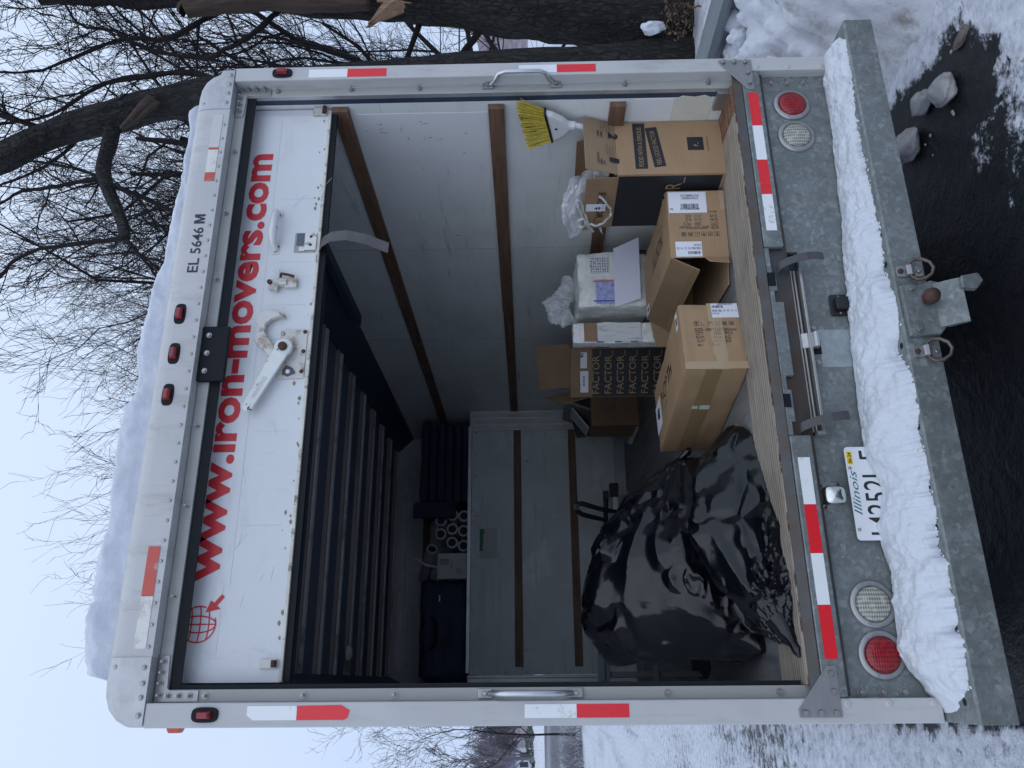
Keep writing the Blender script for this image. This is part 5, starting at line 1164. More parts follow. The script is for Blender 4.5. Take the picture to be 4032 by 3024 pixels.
bag('black bin bag slumped along the wooden sill', (.62, .34, .92),
    [(1.05, .41, .865), (1.03, .33, .835), (.96, .46, .965), (.98, .30, .822), (.82, .37, 1.045), (.62, .33, 1.075), (.46, .29, 1.03), (.33, .21, .955), (.205, .075, .828), (.25, .14, .885), (.92, .27, .822), (.56, .125, .822), (.32, .055, .822), (.30, .42, .822), (.90, .62, .822), (.60, .60, .95)],
    (.24, .10, .84), 23, .013, .028, 4)
tip = MB(); tip.tube([(.30, .13, .85), (.255, .10, .838), (.222, .075, .832), (.205, .058, .828), (.185, .05, .8285)], [.045, .030, .014, .018, .003], 9); tag(tip.build('bag_tip', bag_m, bpy.data.objects['bin_bag.001'], smooth=50))
bpy.data.objects['bag_tip'].matrix_parent_inverse = Matrix.Translation(-Vector((.62, .34, .92)))
# --- dark step stool behind the bags
ST = thing('step_stool', 'dark step stool half hidden behind the bin bags', 'stool', (.12, 1.50, FZ), 0)
dk = M('stool_grey', (.10, .11, .12), .5)
for x, y in ((.03, 0), (.03, .28), (.24, 0), (.24, .28)): MB().box(x-.014, x+.014, y-.014, y+.014, 0, .45).build('leg', dk, ST, bevel=.003)
for z in (.22, .45): MB().box(-.005, .27, -.03, .31, z, z+.028).build('step', dk, ST, bevel=.004)
MB().box(.0, .12, -.045, -.031, .475, .51).build('top_rail', dk, ST, bevel=.004)
# --- hand truck lying near the front wall
HT = thing('hand_truck', 'folded hand truck with a black looped grip near the front wall', 'hand truck', (1.29, 3.62, FZ), 0)
def ht(p): return Vector(p)-Vector((1.29, 3.62, FZ))
MB().box(.97-1.29, 1.50-1.29, -.015, .015, .945-FZ-.0, .988-FZ).build('side_rail', alu_trim, HT, bevel=.004)
MB().tube([ht((.98, 3.64, 1.052)), ht((1.20, 3.64, 1.05)), ht((1.50, 3.64, 1.035))], .017, 10).build('frame_tube', black_plastic, HT, smooth=60)
MB().box(1.465-1.29, 1.575-1.29, -.025, .03, .94-FZ, 1.008-FZ).build('end_cap', black_plastic, HT, bevel=.006); MB().box(1.445-1.29, 1.52-1.29, .0, .04, 1.015-FZ, 1.058-FZ).build('end_cap', black_plastic, HT, bevel=.006)
MB().tube([ht(p) for p in ((1.345, 3.60, .93), (1.352, 3.57, 1.05), (1.375, 3.54, 1.15), (1.400, 3.53, 1.235), (1.395, 3.53, 1.268), (1.370, 3.53, 1.285), (1.342, 3.54, 1.268), (1.318, 3.55, 1.23), (1.295, 3.58, 1.12), (1.284, 3.61, 1.05))], [.014, .018, .019, .019, .019, .019, .019, .019, .018, .014], 10).build('grip', M('foam_grip', (.016, .018, .022), .45, 0, .1, 20), HT, smooth=60)
MB().tube([ht((1.366, 3.505, 1.288)), ht((1.366, 3.49, 1.27))], .024, 14).build('grip_end', alu_trim, HT)
MB().tube([ht((.985, 3.60, .965)), ht((.985, 3.60, .83))], .016, 10).build('foot_tube', alu_trim, HT); MB().tube([ht((1.49, 3.60, .945)), ht((1.49, 3.60, .825))], .016, 10).build('foot_tube', alu_trim, HT)
MB().lathe([(.03, -.02), (.034, 0), (.03, .02)], ht((1.13, 3.60, .965)), (0, 1, 0), 18).build('knob', black_plastic, HT)
# --- broom upside down by the right wall
BR = thing('broom', 'upturned broom with yellow bristles leaning by the right wall', 'broom', (2.285, .197, 1.46), 0)
def bw(k): return .036+.125*0+(.060-.036)*0
cp = [(-.018, .0), (-.022, .012), (-.045, .034), (-.072, .062), (-.082, .078), (.082, .078+.022), (.070, .060), (.045, .030), (.022, .010), (.018, .0)]
# cap outline lies in the y-z plane (fan parallel to the wall)
MB().prism([(-.013, -.035), (.013, -.035), (.016, -.008), (.038, .004), (.068, .032), (.084, .062), (-.088, .096), (-.078, .066), (-.046, .022), (-.016, -.005)], 'x', -.016, .016).build('cap', foam_cap, BR, bevel=.009, seg=3)
MB().prism([(.087, .059), (.088, .067), (-.092, .102), (-.091, .093)], 'x', -.0195, .0195).build('cap_edge', black_plastic, BR)
mb = MB(); rr = random.Random(8)
for k in range(760):
    u = k/759+rr.uniform(-.004, .004); x = rr.uniform(-.014, .014); y0 = .084-.173*u; z0 = .064+.036*u; ln = .112+.012*rr.random()+.006*math.sin(u*9)
    y1 = .125-.262*u+rr.uniform(-.006, .006); z1 = .165+.045*u+rr.uniform(-.014, .006); x1 = x*1.7+rr.uniform(-.006, .006); wv = rr.uniform(.0009, .0016)
    ym, zm = (y0+y1)/2+rr.uniform(-.003, .003), (z0+z1)/2
    for (a, b, m_) in (((x, y0, z0), ((x+x1)/2, ym, zm), 0), (((x+x1)/2, ym, zm), (x1, y1, z1), 0 if rr.random() < .82 else 1)):
        mb.tube([a, b], wv, 3, False, m_)
tag(mb.build('bristles', [bristle_y, bristle_d], BR, recalc=False), kind='stuff')
MB().tube([(0, 0, -.03), (.0, .010, -.06), (-.002, .040, -.13), (-.004, .072, -.20), (-.012, .165, -.62)], .0125, 12).build('handle', foam_cap, BR, smooth=60)
MB().lathe([(.006, 0), (.004, .001)], (-.0186, .0, .05), (-1, 0, 0), 10).build('hang_hole', black_plastic, BR)

# --- attic load
AZ = 2.1405
rolls = [(1.401, 2.397), (1.33, 2.30), (1.313, 2.204), (1.289, 2.395), (1.216, 2.297), (1.189, 2.202), (1.447, 2.302), (1.488, 2.399), (1.439, 2.206)]
order = {0: 'top row', 1: 'middle row', 2: 'bottom row'}
proto = None
rows = {2.397: [], 2.30: [], 2.204: []}
for x, z in rolls:
    key = min(rows, key=lambda q: abs(q-z)); rows[key].append(x)
pos = ['left end of the', 'middle of the', 'right end of the']
for ri, key in enumerate((2.397, 2.30, 2.204)):
    for ci, x in enumerate(sorted(rows[key])):
        r = thing('film_roll', 'hollow stretch film roll at the %s %s of the attic stack' % (pos[ci], ['top row', 'middle row', 'bottom row'][ri]), 'roll', (1.20+.105*ci+.047*((ri+1) % 2) if False else x, 4.16, key-.0145), 0, 'stretch film rolls stacked in the attic')
        if proto is None:
            a_ = MB().lathe([(.034, .0), (.047, .0), (.0485, .006), (.0485, .44), (.034, .44)], (0, 0, 0), (0, 1, 0), 28); a_.f = [f for f in a_.f if len(f) == 4]
            k0 = len(a_.v); n = 28; a_.f += [((4*n)+j, (4*n)+(j+1) % n, (j+1) % n, j) for j in range(n)]; a_.m = [0]*len(a_.f)
            b_ = a_.build('film', roll_white, r, smooth=50)
            c_ = MB(); c_.lathe([(.0335, .012), (.0335, .43)], (0, 0, 0), (0, 1, 0), 24); c_ = c_.build('core', roll_core, r, smooth=50); proto = (b_, c_)
        else:
            for s_ in proto: share(s_, r)
LR = thing('film_roll', 'loose stretch film roll lying across the top of the white carton', 'roll', (1.172, 4.20, 2.455), 0, 'stretch film rolls stacked in the attic', rot=(math.radians(14), 0, math.radians(28)))
for s_ in proto: share(s_, LR)
WC = thing('carton', 'white printed carton beside the film rolls in the attic', 'box', (1.022, 4.155, AZ), .03)
MB().box(-.105, .105, 0, .3, 0, .262).build('body', M('white_carton', (.56, .56, .56), .55, 0, .04, 5), WC, bevel=.004)
MB().box(.01, .06, -.0012, -.0002, .165, .245).build('print_block', M('carton_print', (.30, .30, .32), .5, 0, .3, 60), WC); MB().box(-.07, -.015, -.0012, -.0002, .055, .11).build('print_block', M('carton_print_pale', (.42, .42, .44), .5, 0, .3, 60), WC)
text('TAPE 36', (1, 0, 0), (0, 0, 1), (-.03, -.0003, .135), .016, grey_ink, WC, 'lettering', .07)
tag(MB().ribbon([(1.084, 4.13, 2.595), (1.06, 4.12, 2.545), (1.026, 4.12, 2.495), (1.018, 4.13, 2.44), (1.016, 4.15, 2.404)], .018, (1, .3, 0), .002).build('white_strap', M('white_strap', (.55, .56, .57), .5), None), 'white plastic strap sticking up above the white carton', 'strap')
CS = thing('duffel_case', 'long navy cloth case lying at the left of the attic', 'case', (.52, 4.18, AZ), 0)
lumpy('body', case_m, CS, .80, .42, .40, .030, 5, 16, .06); MB().tube([(-.15, -.012, .30), (-.10, -.03, .26), (.05, -.03, .26), (.10, -.012, .30)], .012, 8).build('handle', black_rubber, CS, smooth=60); MB().box(.22, .27, -.006, -.002, .235, .245).build('tag', paper, CS)
for k in range(6):
    bl = thing('moving_blanket', ['bottom navy moving blanket of the attic pile', 'second navy moving blanket from the bottom of the attic pile', 'third navy moving blanket in the attic pile', 'fourth navy moving blanket in the attic pile', 'fifth navy moving blanket near the top of the attic pile', 'top navy moving blanket of the attic pile'][k], 'blanket', (1.915-.008*(k % 3), 4.16+.012*(k % 2), AZ+.072*k), .01*(k % 3-1), 'navy moving blankets piled in the attic')
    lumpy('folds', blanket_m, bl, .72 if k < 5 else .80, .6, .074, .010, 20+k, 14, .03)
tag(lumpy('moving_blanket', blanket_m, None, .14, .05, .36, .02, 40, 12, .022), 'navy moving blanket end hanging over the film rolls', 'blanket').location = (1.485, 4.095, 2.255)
bpy.data.objects['moving_blanket.006' if 'moving_blanket.006' in bpy.data.objects else 'moving_blanket']['group'] = 'navy moving blankets piled in the attic'
# ================================================================== ROADSIDE
# guardrail (W-beam) along the snow bank
GR = thing('guardrail', 'galvanized guardrail half buried in the snow bank beside the truck', 'guardrail', (3.40, -1.5, 0), 0)
gp = [(.05, .37), (.02, .40), (-.045, .43), (-.06, .455), (-.06, .485), (-.04, .51), (.012, .53), (.012, .55), (-.04, .57), (-.06, .595), (-.06, .625), (-.045, .645), (-.005, .660), (.02, .664)]
mb = MB(); full = gp+[(x+.004, z-.002) for x, z in gp[::-1]]
mb.prism(full, 'y', -3, 22); mb.build('rail', M('weathered_guardrail', (.27, .30, .32), .4, .45, .15, 3, stretch=(1, .3, 1), dirt=(.40, .43, .46), dthr=(.55, .75), dscale=4, bump=.08), GR, smooth=25)
for k in range(7): MB().box(.03, .14, -2+3.8*k, -1.9+3.8*k, -.05, .62).build('post', galv_dark, GR)
# lumps of snow and ice
def chunk(name, label, loc, r, mat, seed, amp=.35, group=None, squash=(1, 1, 1), flat=True, sub=4):
    bm = bmesh.new(); bmesh.ops.create_icosphere(bm, subdivisions=sub, radius=1)
    for v in bm.verts:
        p = v.co.copy(); q = p*1.1
        pl = 1+amp*(fbm((q.x, q.y, q.z+seed), 2))+.06*fbm((p.x*4, p.y*4, p.z*4+seed), 4)
        # planar facets: clamp against a few random planes
        rr = random.Random(seed); 
        for k in range(9):
            nn = Vector((rr.uniform(-1, 1), rr.uniform(-1, 1), rr.uniform(-1, 1))).normalized(); dd = rr.uniform(.74, .98); dot = (p*pl).dot(nn)
            if dot > dd: pl *= dd/dot
        p = p*pl*r; v.co = Vector((p.x*squash[0], p.y*squash[1], p.z*squash[2]))
    me = bpy.data.meshes.new(name); bm.to_mesh(me); bm.free(); me.materials.append(mat); me.polygons.foreach_set('use_smooth', [True]*len(me.polygons)); me.set_sharp_from_angle(angle=math.radians(60))
    o = bpy.data.objects.new(name, me); COL.objects.link(o); o.location = loc; return tag(o, label, 'ice chunk', group)
g_ = 'ice chunks lying on the wet asphalt'
chunk('ice_chunk', 'largest squarish ice chunk, brown at one side, on the wet asphalt', (2.245, -.020, .032), .068, ice_mat, 3, .3, g_, (1, .95, .62))
chunk('ice_chunk', 'elongated tan ice chunk touching the squarish one on wet asphalt', (2.31, .140, .028), .062, ice_mat, 12, .35, g_, (.80, 1.15, .55))
chunk('ice_chunk', 'grey ice chunk lying alone nearest under the truck bumper', (2.225, .300, .034), .080, ice_mat, 21, .3, g_, (.85, 1.2, .55))
chunk('ice_chunk', 'small flat reddish ice lump frozen to the asphalt by the bank', (2.36, -.165, .008), .05, M('reddish_ice', (.13, .10, .095), .6, 0, .3, 14), 33, .35, g_, (.6, 1.2, .3))
for k in range(6):
    rr = random.Random(60+k)
    chunk('ice_crumb', 'crumb of ice scattered beside the ice chunks', (rr.uniform(1.95, 2.4), rr.uniform(-.2, .45), .006), rr.uniform(.004, .009), ice_mat, 70+k, .3, 'ice crumbs on the wet asphalt', (1, 1, .6), sub=2)
g_ = 'snow chunks against the guardrail'
chunk('snow_chunk', 'pointed pale snow chunk leaning on the guardrail', (3.285, .765, .505), .055, snow_old, 41, .4, g_, (.8, 1.0, 1.1)); chunk('snow_chunk', 'rounded snow chunk on the bank crest nearest the picture edge', (3.285, .630, .495), .055, snow_old, 52, .25, g_, (.8, 1.1, 1.0))
chunk('snow_chunk', 'low snow chunk half sunk in the bank crest', (3.25, .90, .47), .05, snow_old, 55, .3, g_, (.9, 1.1, .8))
chunk('snow_chunk', 'smooth round snow lump on the bank face beside the truck', (3.02, .66, .385), .06, snow_old, 58, .2, g_, (1, 1, .8))

# ---------------------------------------------------------------- trees
class Tree:
    def __init__(s, seed, minr): s.r = random.Random(seed); s.mb = MB(); s.minr = minr; s.n = 0
    def limb(s, pts, rads, depth, kids=1.0, up=.25, ang=(28, 62), lratio=(.35, .6), cap=26000, t0=.15):
        n = 9 if rads[0] > .10 else 6 if rads[0] > .03 else 4 if rads[0] > .012 else 3
        s.mb.tube(pts, rads, n, False)
        s.n += len(pts)
        if depth <= 0 or s.n > cap: return
        pts = [Vector(p) for p in pts]; L_ = sum((b-a).length for a, b in zip(pts, pts[1:]))
        nk = max(2, int(kids*(3.2+L_*2.2/(1+L_*.12))))
        for i in range(nk):
            t = t0+(1-t0)*(i+s.r.random())/nk; f_ = t*(len(pts)-1); j = min(int(f_), len(pts)-2); p = pts[j].lerp(pts[j+1], f_-j)
            d = (pts[j+1]-pts[j]).normalized(); rr = rads[j]+(rads[j+1]-rads[j])*(f_-j)
            az = d.orthogonal().normalized(); az.rotate(Matrix.Rotation(s.r.uniform(0, 6.283), 3, d))
            a = math.radians(s.r.uniform(*ang)); nd = (d*math.cos(a)+az*math.sin(a)); nd.z += up*s.r.uniform(.2, 1); nd.normalize()
            s.grow(p, nd, max(s.minr, min(rr*.8, rr*s.r.uniform(.35, .62))), L_*s.r.uniform(*lratio)*(1.15-.5*t), depth-1, kids, up, ang, lratio, cap)
    def grow(s, p, d, r, L_, depth, kids, up, ang, lratio, cap):
        k = 6 if L_ > 1.2 else 5 if L_ > .5 else 4; pts = [Vector(p)]; d = d.copy(); rads = [r]; st = L_/(k-1)
        for i in range(1, k):
            d += Vector((s.r.gauss(0, .24), s.r.gauss(0, .24), s.r.gauss(0, .20)+up*.13)); d.normalize()
            pts.append(pts[-1]+d*st*s.r.uniform(.85, 1.15)); rads.append(max(s.minr*.55, r*(1-.62*i/(k-1))))
        s.limb(pts, rads, depth, kids, up, ang, lratio, cap)
def spline(pts, k=5):
    P_ = [Vector(p) for p in pts]; out = []
    for i in range(len(P_)-1):
        a, b, c, d = P_[max(0, i-1)], P_[i], P_[i+1], P_[min(len(P_)-1, i+2)]
        for j in range(k):
            t = j/k; out.append(.5*((2*b)+(c-a)*t+(2*a-5*b+4*c-d)*t*t+(-a+3*b-3*c+d)*t*t*t))
    return out+[P_[-1]]
def trunk_mesh(path, rad, name, mat, parent, amp=.035, seed=1, nu=72):
    P_ = spline(path, 12); k = len(P_); vs = []; u = Vector((1, 0, 0))
    for i in range(k):
        t = (P_[min(i+1, k-1)]-P_[max(0, i-1)]).normalized(); u = (u-t*u.dot(t)).normalized(); w = t.cross(u); f_ = i/(k-1)*(len(rad)-1); j = min(int(f_), len(rad)-2); r = rad[j]+(rad[j+1]-rad[j])*(f_-j)
        for q in range(nu):
            a = 2*math.pi*q/nu; n_ = u*math.cos(a)+w*math.sin(a); p = P_[i]
            b = amp*(abs(noise.noise(Vector((math.cos(a)*r*16, math.sin(a)*r*16, p.z*2.6+seed))))*1.5+.6*noise.noise(Vector((math.cos(a)*2, math.sin(a)*2, p.z*1.1+seed))))
            vs.append(p+n_*(r+b-amp*.5))
    mb = MB(); mb.add(vs, [(i*nu+q, i*nu+(q+1) % nu, (i+1)*nu+(q+1) % nu, (i+1)*nu+q) for i in range(k-1) for q in range(nu)]+[tuple(range(nu-1, -1, -1)), tuple(range((k-1)*nu, k*nu))])
    return mb.build(name, mat, parent, smooth=180)
# the double oak beside the truck
OAK = thing('oak_tree', 'old double-trunked tree with dark furrowed bark behind the guardrail', 'tree', (5.6, 3.2, 0), 0)
O0 = Vector((5.6, 3.2, 0))
def lo(pts): return [Vector(p)-O0 for p in pts]
t1 = trunk_mesh(lo([(5.86, 3.25, -.2), (5.92, 3.25, .3), (6.03, 3.25, 1.0), (6.13, 3.25, 1.9), (6.24, 3.25, 2.8), (6.30, 3.25, 3.4), (6.38, 3.25, 4.2), (6.48, 3.3, 5.2), (6.55, 3.4, 6.4)]), [.50, .41, .345, .290, .240, .225, .205, .165, .12], 'trunk', bark, OAK, .04, 1, 96)
t2 = trunk_mesh(lo([(5.42, 3.3, -.2), (5.36, 3.25, .3), (5.26, 3.22, 1.19), (5.19, 3.2, 2.07), (5.14, 3.2, 2.96), (5.09, 3.2, 3.9), (5.025, 3.2, 4.56), (4.955, 3.2, 4.95), (4.82, 3.2, 5.37), (4.672, 3.2, 5.80), (4.42, 3.2, 6.2), (4.15, 3.2, 6.7), (3.95, 3.2, 7.4)]), [.26, .225, .215, .215, .205, .19, .165, .150, .145, .118, .120, .10, .07], 'trunk', bark, OAK, .022, 5, 72)
t2['label'] = 'second trunk leaning left over the truck'
# torn and stripped limbs on the big trunk
lumpb = trunk_mesh(lo([(5.93, 2.95, 3.02), (5.915, 2.93, 3.55), (5.90, 2.92, 4.05), (5.80, 2.92, 4.60), (5.775, 2.92, 4.66)]), [.13, .145, .12, .085, .055], 'dead_limb', deadwood, OAK, .028, 9, 40); lumpb['label'] = 'broken limb stripped to brown wood'
mb = MB(); rr = random.Random(3)
for k in range(9):
    a = Vector((5.78+.14*rr.random()-.02, 2.90+.06*rr.random(), 2.70+.10*k/9)); b = Vector((5.495+.05*rr.random(), 2.88+.05*rr.random(), 3.00+.05*rr.random()-.03)); b = a.lerp(b, rr.uniform(.6, 1.0))
    mb.tube(lo([a, a.lerp(b, .5)+Vector((.0, .01, .012)), b]), [.042, .030, .006], 5)
sp = mb.build('torn_splinter', rawwood, OAK, smooth=20); sp['label'] = 'torn pale splinter of wood sticking out'
mb = MB(); mb.tube(lo([(5.83, 2.92, 2.93), (5.80, 2.90, 2.80), (5.775, 2.90, 2.62)]), [.012, .012, .004], 5); mb.build('torn_splinter', rawwood, OAK)
stub = trunk_mesh(lo([(4.87, 3.05, 4.86), (4.76, 3.0, 4.90), (4.66, 3.0, 4.97), (4.555, 3.0, 5.064)]), [.062, .052, .048, .020], 'broken_stub', deadwood, OAK, .034, 14, 24); stub['label'] = 'short broken brown stub below the leaning trunk'
chunk_sn = chunk('snow_chunk', 'blob of snow caught in the fork of the double trunk', (5.46, 2.93, .50), .085, snow, 81, .5, None, (.6, .8, 1.3)); chunk_sn['category'] = 'snow'
# litter in the fork
lump = MB(); rr = random.Random(6)
for k in range(260):
    p = Vector((rr.gauss(5.50, .10), rr.gauss(2.85, .10), .16+.26*rr.random())); s_ = rr.uniform(.012, .03); a = rr.uniform(0, 6.28); t_ = rr.uniform(-.8, .8)
    u = Vector((math.cos(a), math.sin(a), t_)).normalized()*s_; w_ = Vector((-math.sin(a), math.cos(a), rr.uniform(-.8, .8))).normalized()*s_*.6
    lump.add([p-u, p+w_, p+u, p-w_], [(0, 1, 2, 3)])
tag(lump.build('leaf_litter', leaf_litter, None, recalc=False), 'heap of dead leaves at the foot of the double trunk', 'leaves', kind='stuff')
# branches of the oak
T1 = Tree(11, .0035)
def br(path, r0, r1, depth, kids=1.0, **k):
    P_ = spline(lo(path), 5); n = len(P_); P_ = [p+Vector((T1.r.gauss(0, 1), T1.r.gauss(0, 1), T1.r.gauss(0, 1)))*r0*.12 for p in P_]; T1.limb(P_, [(r0+(r1-r0)*i/(n-1))*T1.r.uniform(.86, 1.16) for i in range(n)], depth, kids, cap=10**9, **k)
lb2 = trunk_mesh(lo([(4.80, 3.2, 5.27), (4.551, 3.2, 5.264), (4.40, 3.2, 5.28), (4.257, 3.2, 5.268), (4.046, 3.2, 5.178), (3.84, 3.2, 5.063), (3.608, 3.2, 4.964)]), [.075, .066, .060, .062, .052, .048, .040], 'limb', bark, OAK, .016, 31, 28)
br([(4.80, 3.2, 5.27), (4.551, 3.2, 5.264), (4.40, 3.2, 5.28), (4.257, 3.2, 5.268), (4.046, 3.2, 5.178), (3.84, 3.2, 5.063), (3.608, 3.2, 4.964)], .030, .020, 3, .9, t0=.3)
br([(3.608, 3.2, 4.964), (3.459, 3.2, 4.836), (3.264, 3.25, 4.669), (3.05, 3.3, 4.5)], .022, .012, 3, 1.35)
br([(3.609, 3.2, 4.975), (3.59, 3.2, 5.12), (3.566, 3.2, 5.321), (3.514, 3.2, 5.676), (3.411, 3.2, 5.871), (3.268, 3.2, 5.952), (3.1, 3.2, 6.2)], .024, .009, 3, 1.35)
br([(4.216, 3.2, 5.26), (4.17, 3.2, 5.45), (4.12, 3.2, 5.691), (4.084, 3.2, 5.952), (3.973, 3.2, 6.107), (3.85, 3.25, 6.5)], .022, .009, 3, 1.35)
br([(4.216, 3.2, 5.27), (4.29, 3.2, 5.47), (4.34, 3.2, 5.644), (4.411, 3.2, 5.976), (4.5, 3.2, 6.4)], .018, .008, 3, 1.35)
br([(4.151, 3.2, 5.22), (4.063, 3.25, 4.967), (3.95, 3.3, 4.70), (3.85, 3.3, 4.45)], .026, .014, 3, 1.35)
br([(6.38, 3.1, 4.2), (6.12, 3.0, 4.32), (5.975, 3.0, 4.55), (5.97, 3.05, 4.784), (6.023, 3.1, 5.329), (6.211, 3.1, 5.706), (6.4, 3.2, 6.2)], .040, .016, 3, 1.35)
br([(6.2, 3.1, 4.1), (5.828, 3.1, 4.571), (5.716, 3.2, 4.942), (5.738, 3.2, 5.283), (5.636, 3.2, 5.555), (5.386, 3.2, 6.035), (5.372, 3.2, 6.414)], .030, .010, 3, 1.45)
br([(6.2, 3.15, 3.7), (5.65, 3.1, 4.1), (5.46, 3.1, 4.36), (5.489, 3.2, 4.566), (5.599, 3.2, 5.068), (5.828, 3.2, 5.443), (5.911, 3.2, 5.769), (6.22, 3.2, 6.004)], .030, .010, 3, 1.45)
br([(5.12, 3.2, 4.2), (5.30, 3.2, 4.55), (5.36, 3.25, 5.0), (5.30, 3.3, 5.5), (5.05, 3.4, 6.0), (4.95, 3.4, 6.5)], .034, .012, 3, 1.45)
br([(5.0, 3.25, 5.0), (5.12, 3.5, 5.3), (5.10, 3.7, 5.8), (4.85, 3.9, 6.3), (4.7, 4.0, 6.8)], .026, .010, 3, 1.45)
br([(4.72, 3.2, 5.7), (4.78, 3.2, 6.0), (4.95, 3.2, 6.5), (5.0, 3.2, 7.0)], .03, .012, 3, 1.35)
br([(6.0, 3.3, 1.95), (5.80, 3.6, 2.25), (5.62, 3.7, 2.6), (5.60, 3.7, 2.95), (5.66, 3.7, 3.3), (5.56, 3.8, 3.6)], .035, .016, 3, .8)
br([(6.1, 3.4, 2.6), (5.75, 3.8, 2.9), (5.5, 3.9, 3.3), (5.45, 4.0, 3.9)], .028, .012, 3, .9)
br([(5.25, 3.3, 2.6), (5.45, 3.7, 3.0), (5.5, 3.9, 3.5), (5.35, 4.0, 4.1)], .022, .010, 3, .9)
br([(5.9, 3.5, 1.2), (5.7, 3.9, 1.5), (5.6, 4.2, 1.9), (5.65, 4.3, 2.3)], .016, .006, 3, 1.35)
T1.mb.build('branches', bark_thin, OAK, recalc=False, smooth=180)

# other bare trees
def bare_tree(label, loc, H, seed, minr, r0, group, lean=(0, 0), depth=4, kids=.8, cap=9000, fork=.28, mat=bark_thin, up=.35, ang=(22, 50)):
    r = thing('bare_tree', label, 'tree', loc, 0, group); t = Tree(seed, minr); rr = t.r
    path = [Vector((lean[0]*f_*H+rr.gauss(0, .02*H*f_), lean[1]*f_*H+rr.gauss(0, .02*H*f_), f_*H*.72-.15)) for f_ in (0, .15, .3, .5, .75, 1)]
    sp_ = spline(path, 3); n = len(sp_); rads = [max(minr, r0*(1-.82*i/(n-1))) for i in range(n)]
    MB().tube(sp_[:max(4, int(n*.55))], rads[:max(4, int(n*.55))], 10).build('trunk', mat if mat not in (bark_thin, bark_mid) else bark, r, smooth=180)
    k0 = max(3, int(n*fork))
    t.limb(sp_[k0:], rads[k0:], depth, kids, up, ang, (.42, .72), cap, .0)
    for q in range(5):        # main limbs rising from the fork
        j = k0+int(rr.random()*(n-k0-3)); d = Vector((rr.uniform(-1, 1), rr.uniform(-1, 1), rr.uniform(.7, 1.5))).normalized()
        t.grow(sp_[j], d, rads[j]*.6, H*rr.uniform(.28, .45), depth-1, kids, up, ang, (.42, .72), cap*(q+2)/2)
    t.mb.build('crown', mat, r, recalc=False, smooth=180); return r
gb = 'bare trees behind the truck and guardrail'
bare_tree('bare tree close behind the double trunk, low forked limbs', (7.2, 6.2, 0), 9.5, 21, .004, .16, gb, (-.06, -.02), 4, .85, 11000, .12)
bare_tree('slender bare tree seen between the two dark trunks', (9.8, 8.8, 0), 10.5, 22, .005, .13, gb, (-.04, 0), 4, .85, 11000, .18)
bare_tree('bare tree with arching limbs over the truck corner', (6.4, 9.5, 0), 11.5, 23, .005, .17, gb, (-.02, 0), 4, .85, 12000, .3)
bare_tree('thick bare tree filling the corner behind the leaning trunk', (11.0, 12.0, 0), 14, 24, .006, .22, gb, (-.05, 0), 4, .9, 14000, .22)
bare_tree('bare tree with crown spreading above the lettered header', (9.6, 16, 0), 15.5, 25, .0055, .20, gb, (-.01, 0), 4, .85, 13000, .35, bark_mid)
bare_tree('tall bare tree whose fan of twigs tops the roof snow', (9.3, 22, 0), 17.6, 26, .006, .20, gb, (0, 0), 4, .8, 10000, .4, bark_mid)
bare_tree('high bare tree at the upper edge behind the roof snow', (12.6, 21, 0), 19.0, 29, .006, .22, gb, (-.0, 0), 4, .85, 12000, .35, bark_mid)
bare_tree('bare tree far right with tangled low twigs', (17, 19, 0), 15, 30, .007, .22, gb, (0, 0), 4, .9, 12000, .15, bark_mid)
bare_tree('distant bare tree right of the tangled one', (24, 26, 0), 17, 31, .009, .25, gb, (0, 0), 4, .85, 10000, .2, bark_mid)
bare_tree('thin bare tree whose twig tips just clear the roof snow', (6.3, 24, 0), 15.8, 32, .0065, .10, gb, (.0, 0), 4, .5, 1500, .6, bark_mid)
# brush and trees on the left, beyond the lot
gl = 'bare trees beyond the snowy road'
src = None
rr = random.Random(9)
spots = [(-9.3, 110, 14.5), (-11.5, 112, 12), (-5.2, 118, 15), (-13.5, 116, 14), (-7.4, 125, 15), (-16, 120, 16), (-3.4, 128, 16), (-10.4, 132, 17), (-19, 124, 15), (1, 122, 16), (4.5, 126, 15), (-22, 118, 15)]
lab = ['leaning', 'low', 'tall', 'forked', 'thin', 'broad', 'narrow', 'distant', 'spreading', 'straight', 'hidden', 'outer']
protos = []
for i, (x, y, hh) in enumerate(spots):
    lb = 'bare tree in front of the purple brown hill beyond the snowy road'
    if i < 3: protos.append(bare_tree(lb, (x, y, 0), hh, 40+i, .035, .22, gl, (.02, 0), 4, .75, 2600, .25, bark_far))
    else:
        s_ = protos[i % 3]; r = s_.copy(); COL.objects.link(r); r.location = (x, y, 0); r.rotation_euler = (0, 0, 1.3*i); k = .85+.3*rr.random(); r.scale = (k, k, hh/15)
        for c in s_.children: share(c, r)
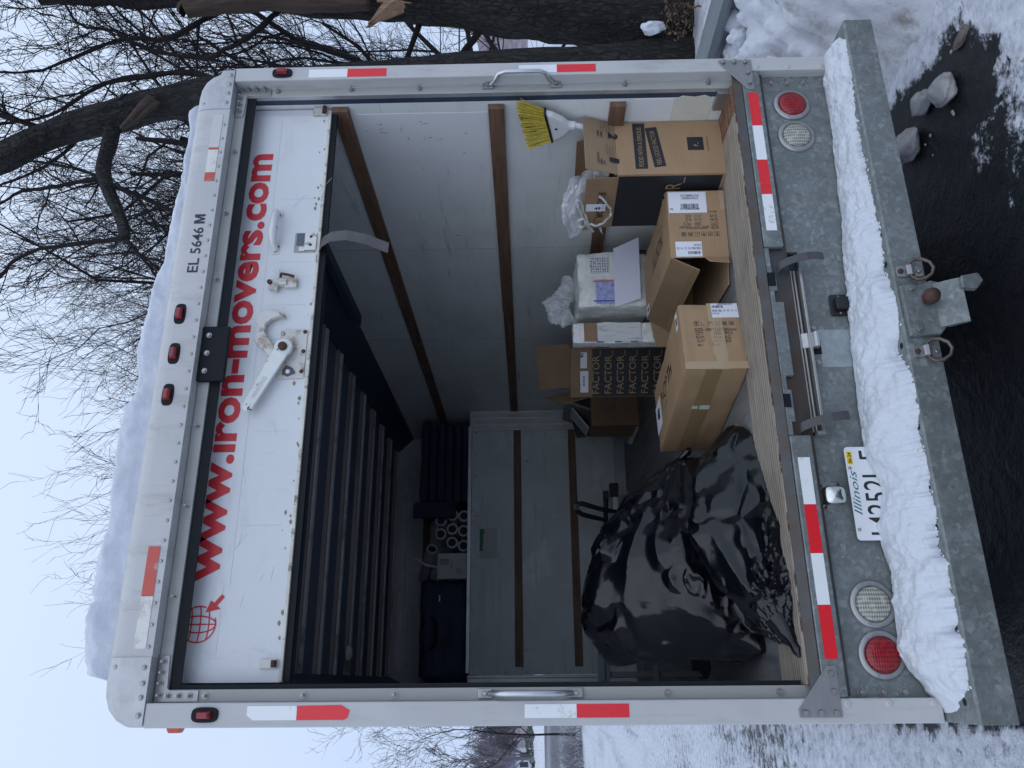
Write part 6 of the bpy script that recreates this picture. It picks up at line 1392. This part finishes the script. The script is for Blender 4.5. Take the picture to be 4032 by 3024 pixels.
bare_tree('slim bare tree whose top shows left of the truck against clear sky', (-1.75, 30, 0), 8.6, 51, .006, .05, gb, (0, 0), 4, .7, 3000, .4)
for i, (x, y, hh) in enumerate(((-1.95, 25.5, .75), (-2.25, 26.5, .95), (-1.65, 26.0, .65), (-2.6, 25.0, .8), (-3.0, 26.2, .9))):
    r = thing('brush', 'dark leafless brush poking out of the snow left of the truck', 'bush', (x, y, 0), 0, 'leafless brush at the edge of the snowy lot'); t = Tree(70+i, .006)
    for q in range(16): t.grow(Vector((rr.gauss(0, .22), rr.gauss(0, .15), -.02)), Vector((rr.gauss(0, .5), rr.gauss(0, .5), 1)).normalized(), .012, hh*rr.uniform(.7, 1.1), 2, .7, .1, (25, 60), (.4, .7), 1500)
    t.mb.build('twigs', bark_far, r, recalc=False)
hs = thing('house', 'small white house with blue trim beyond the road on the left', 'house', (-13.6, 150, 0), .2)
MB().box(-2.6, 2.6, -2.5, 2.5, 0, 4.6).build('wall', M('house_white', (.6, .62, .66), .7), hs); MB().prism([(-3, 4.5), (3, 4.5), (0, 6.4)], 'y', -2.8, 2.8).build('roof', M('house_blue_roof', (.20, .24, .36), .7), hs)
for x in (-1.5, 0, 1.5): MB().box(x-.4, x+.4, -2.56, -2.49, 2.2, 3.6).build('window', M('house_window_%d' % int(x*10+20), (.05, .06, .09), .2), hs)
eg = thing('evergreen_hedge', 'dull green evergreen hedge on the bank beyond the road', 'hedge', (-9.5, 113, .3), 0)
mb = MB(); rr = random.Random(2)
for k in range(1800):
    u = rr.uniform(-1, 1); p = Vector((u*4.2, rr.gauss(0, .35), (1.5+.5*math.sin(u*3))*rr.random()**.6+.1)); s_ = rr.uniform(.08, .18); a = Vector((rr.gauss(0, 1), rr.gauss(0, 1), rr.gauss(0, 1))).normalized()*s_; b = a.orthogonal().normalized()*s_*.6
    mb.add([p-a, p+b, p+a, p-b], [(0, 1, 2, 3)])
mb.build('foliage', M('dull_evergreen', (.10, .14, .125), .8, 0, .4, 2), eg, recalc=False)
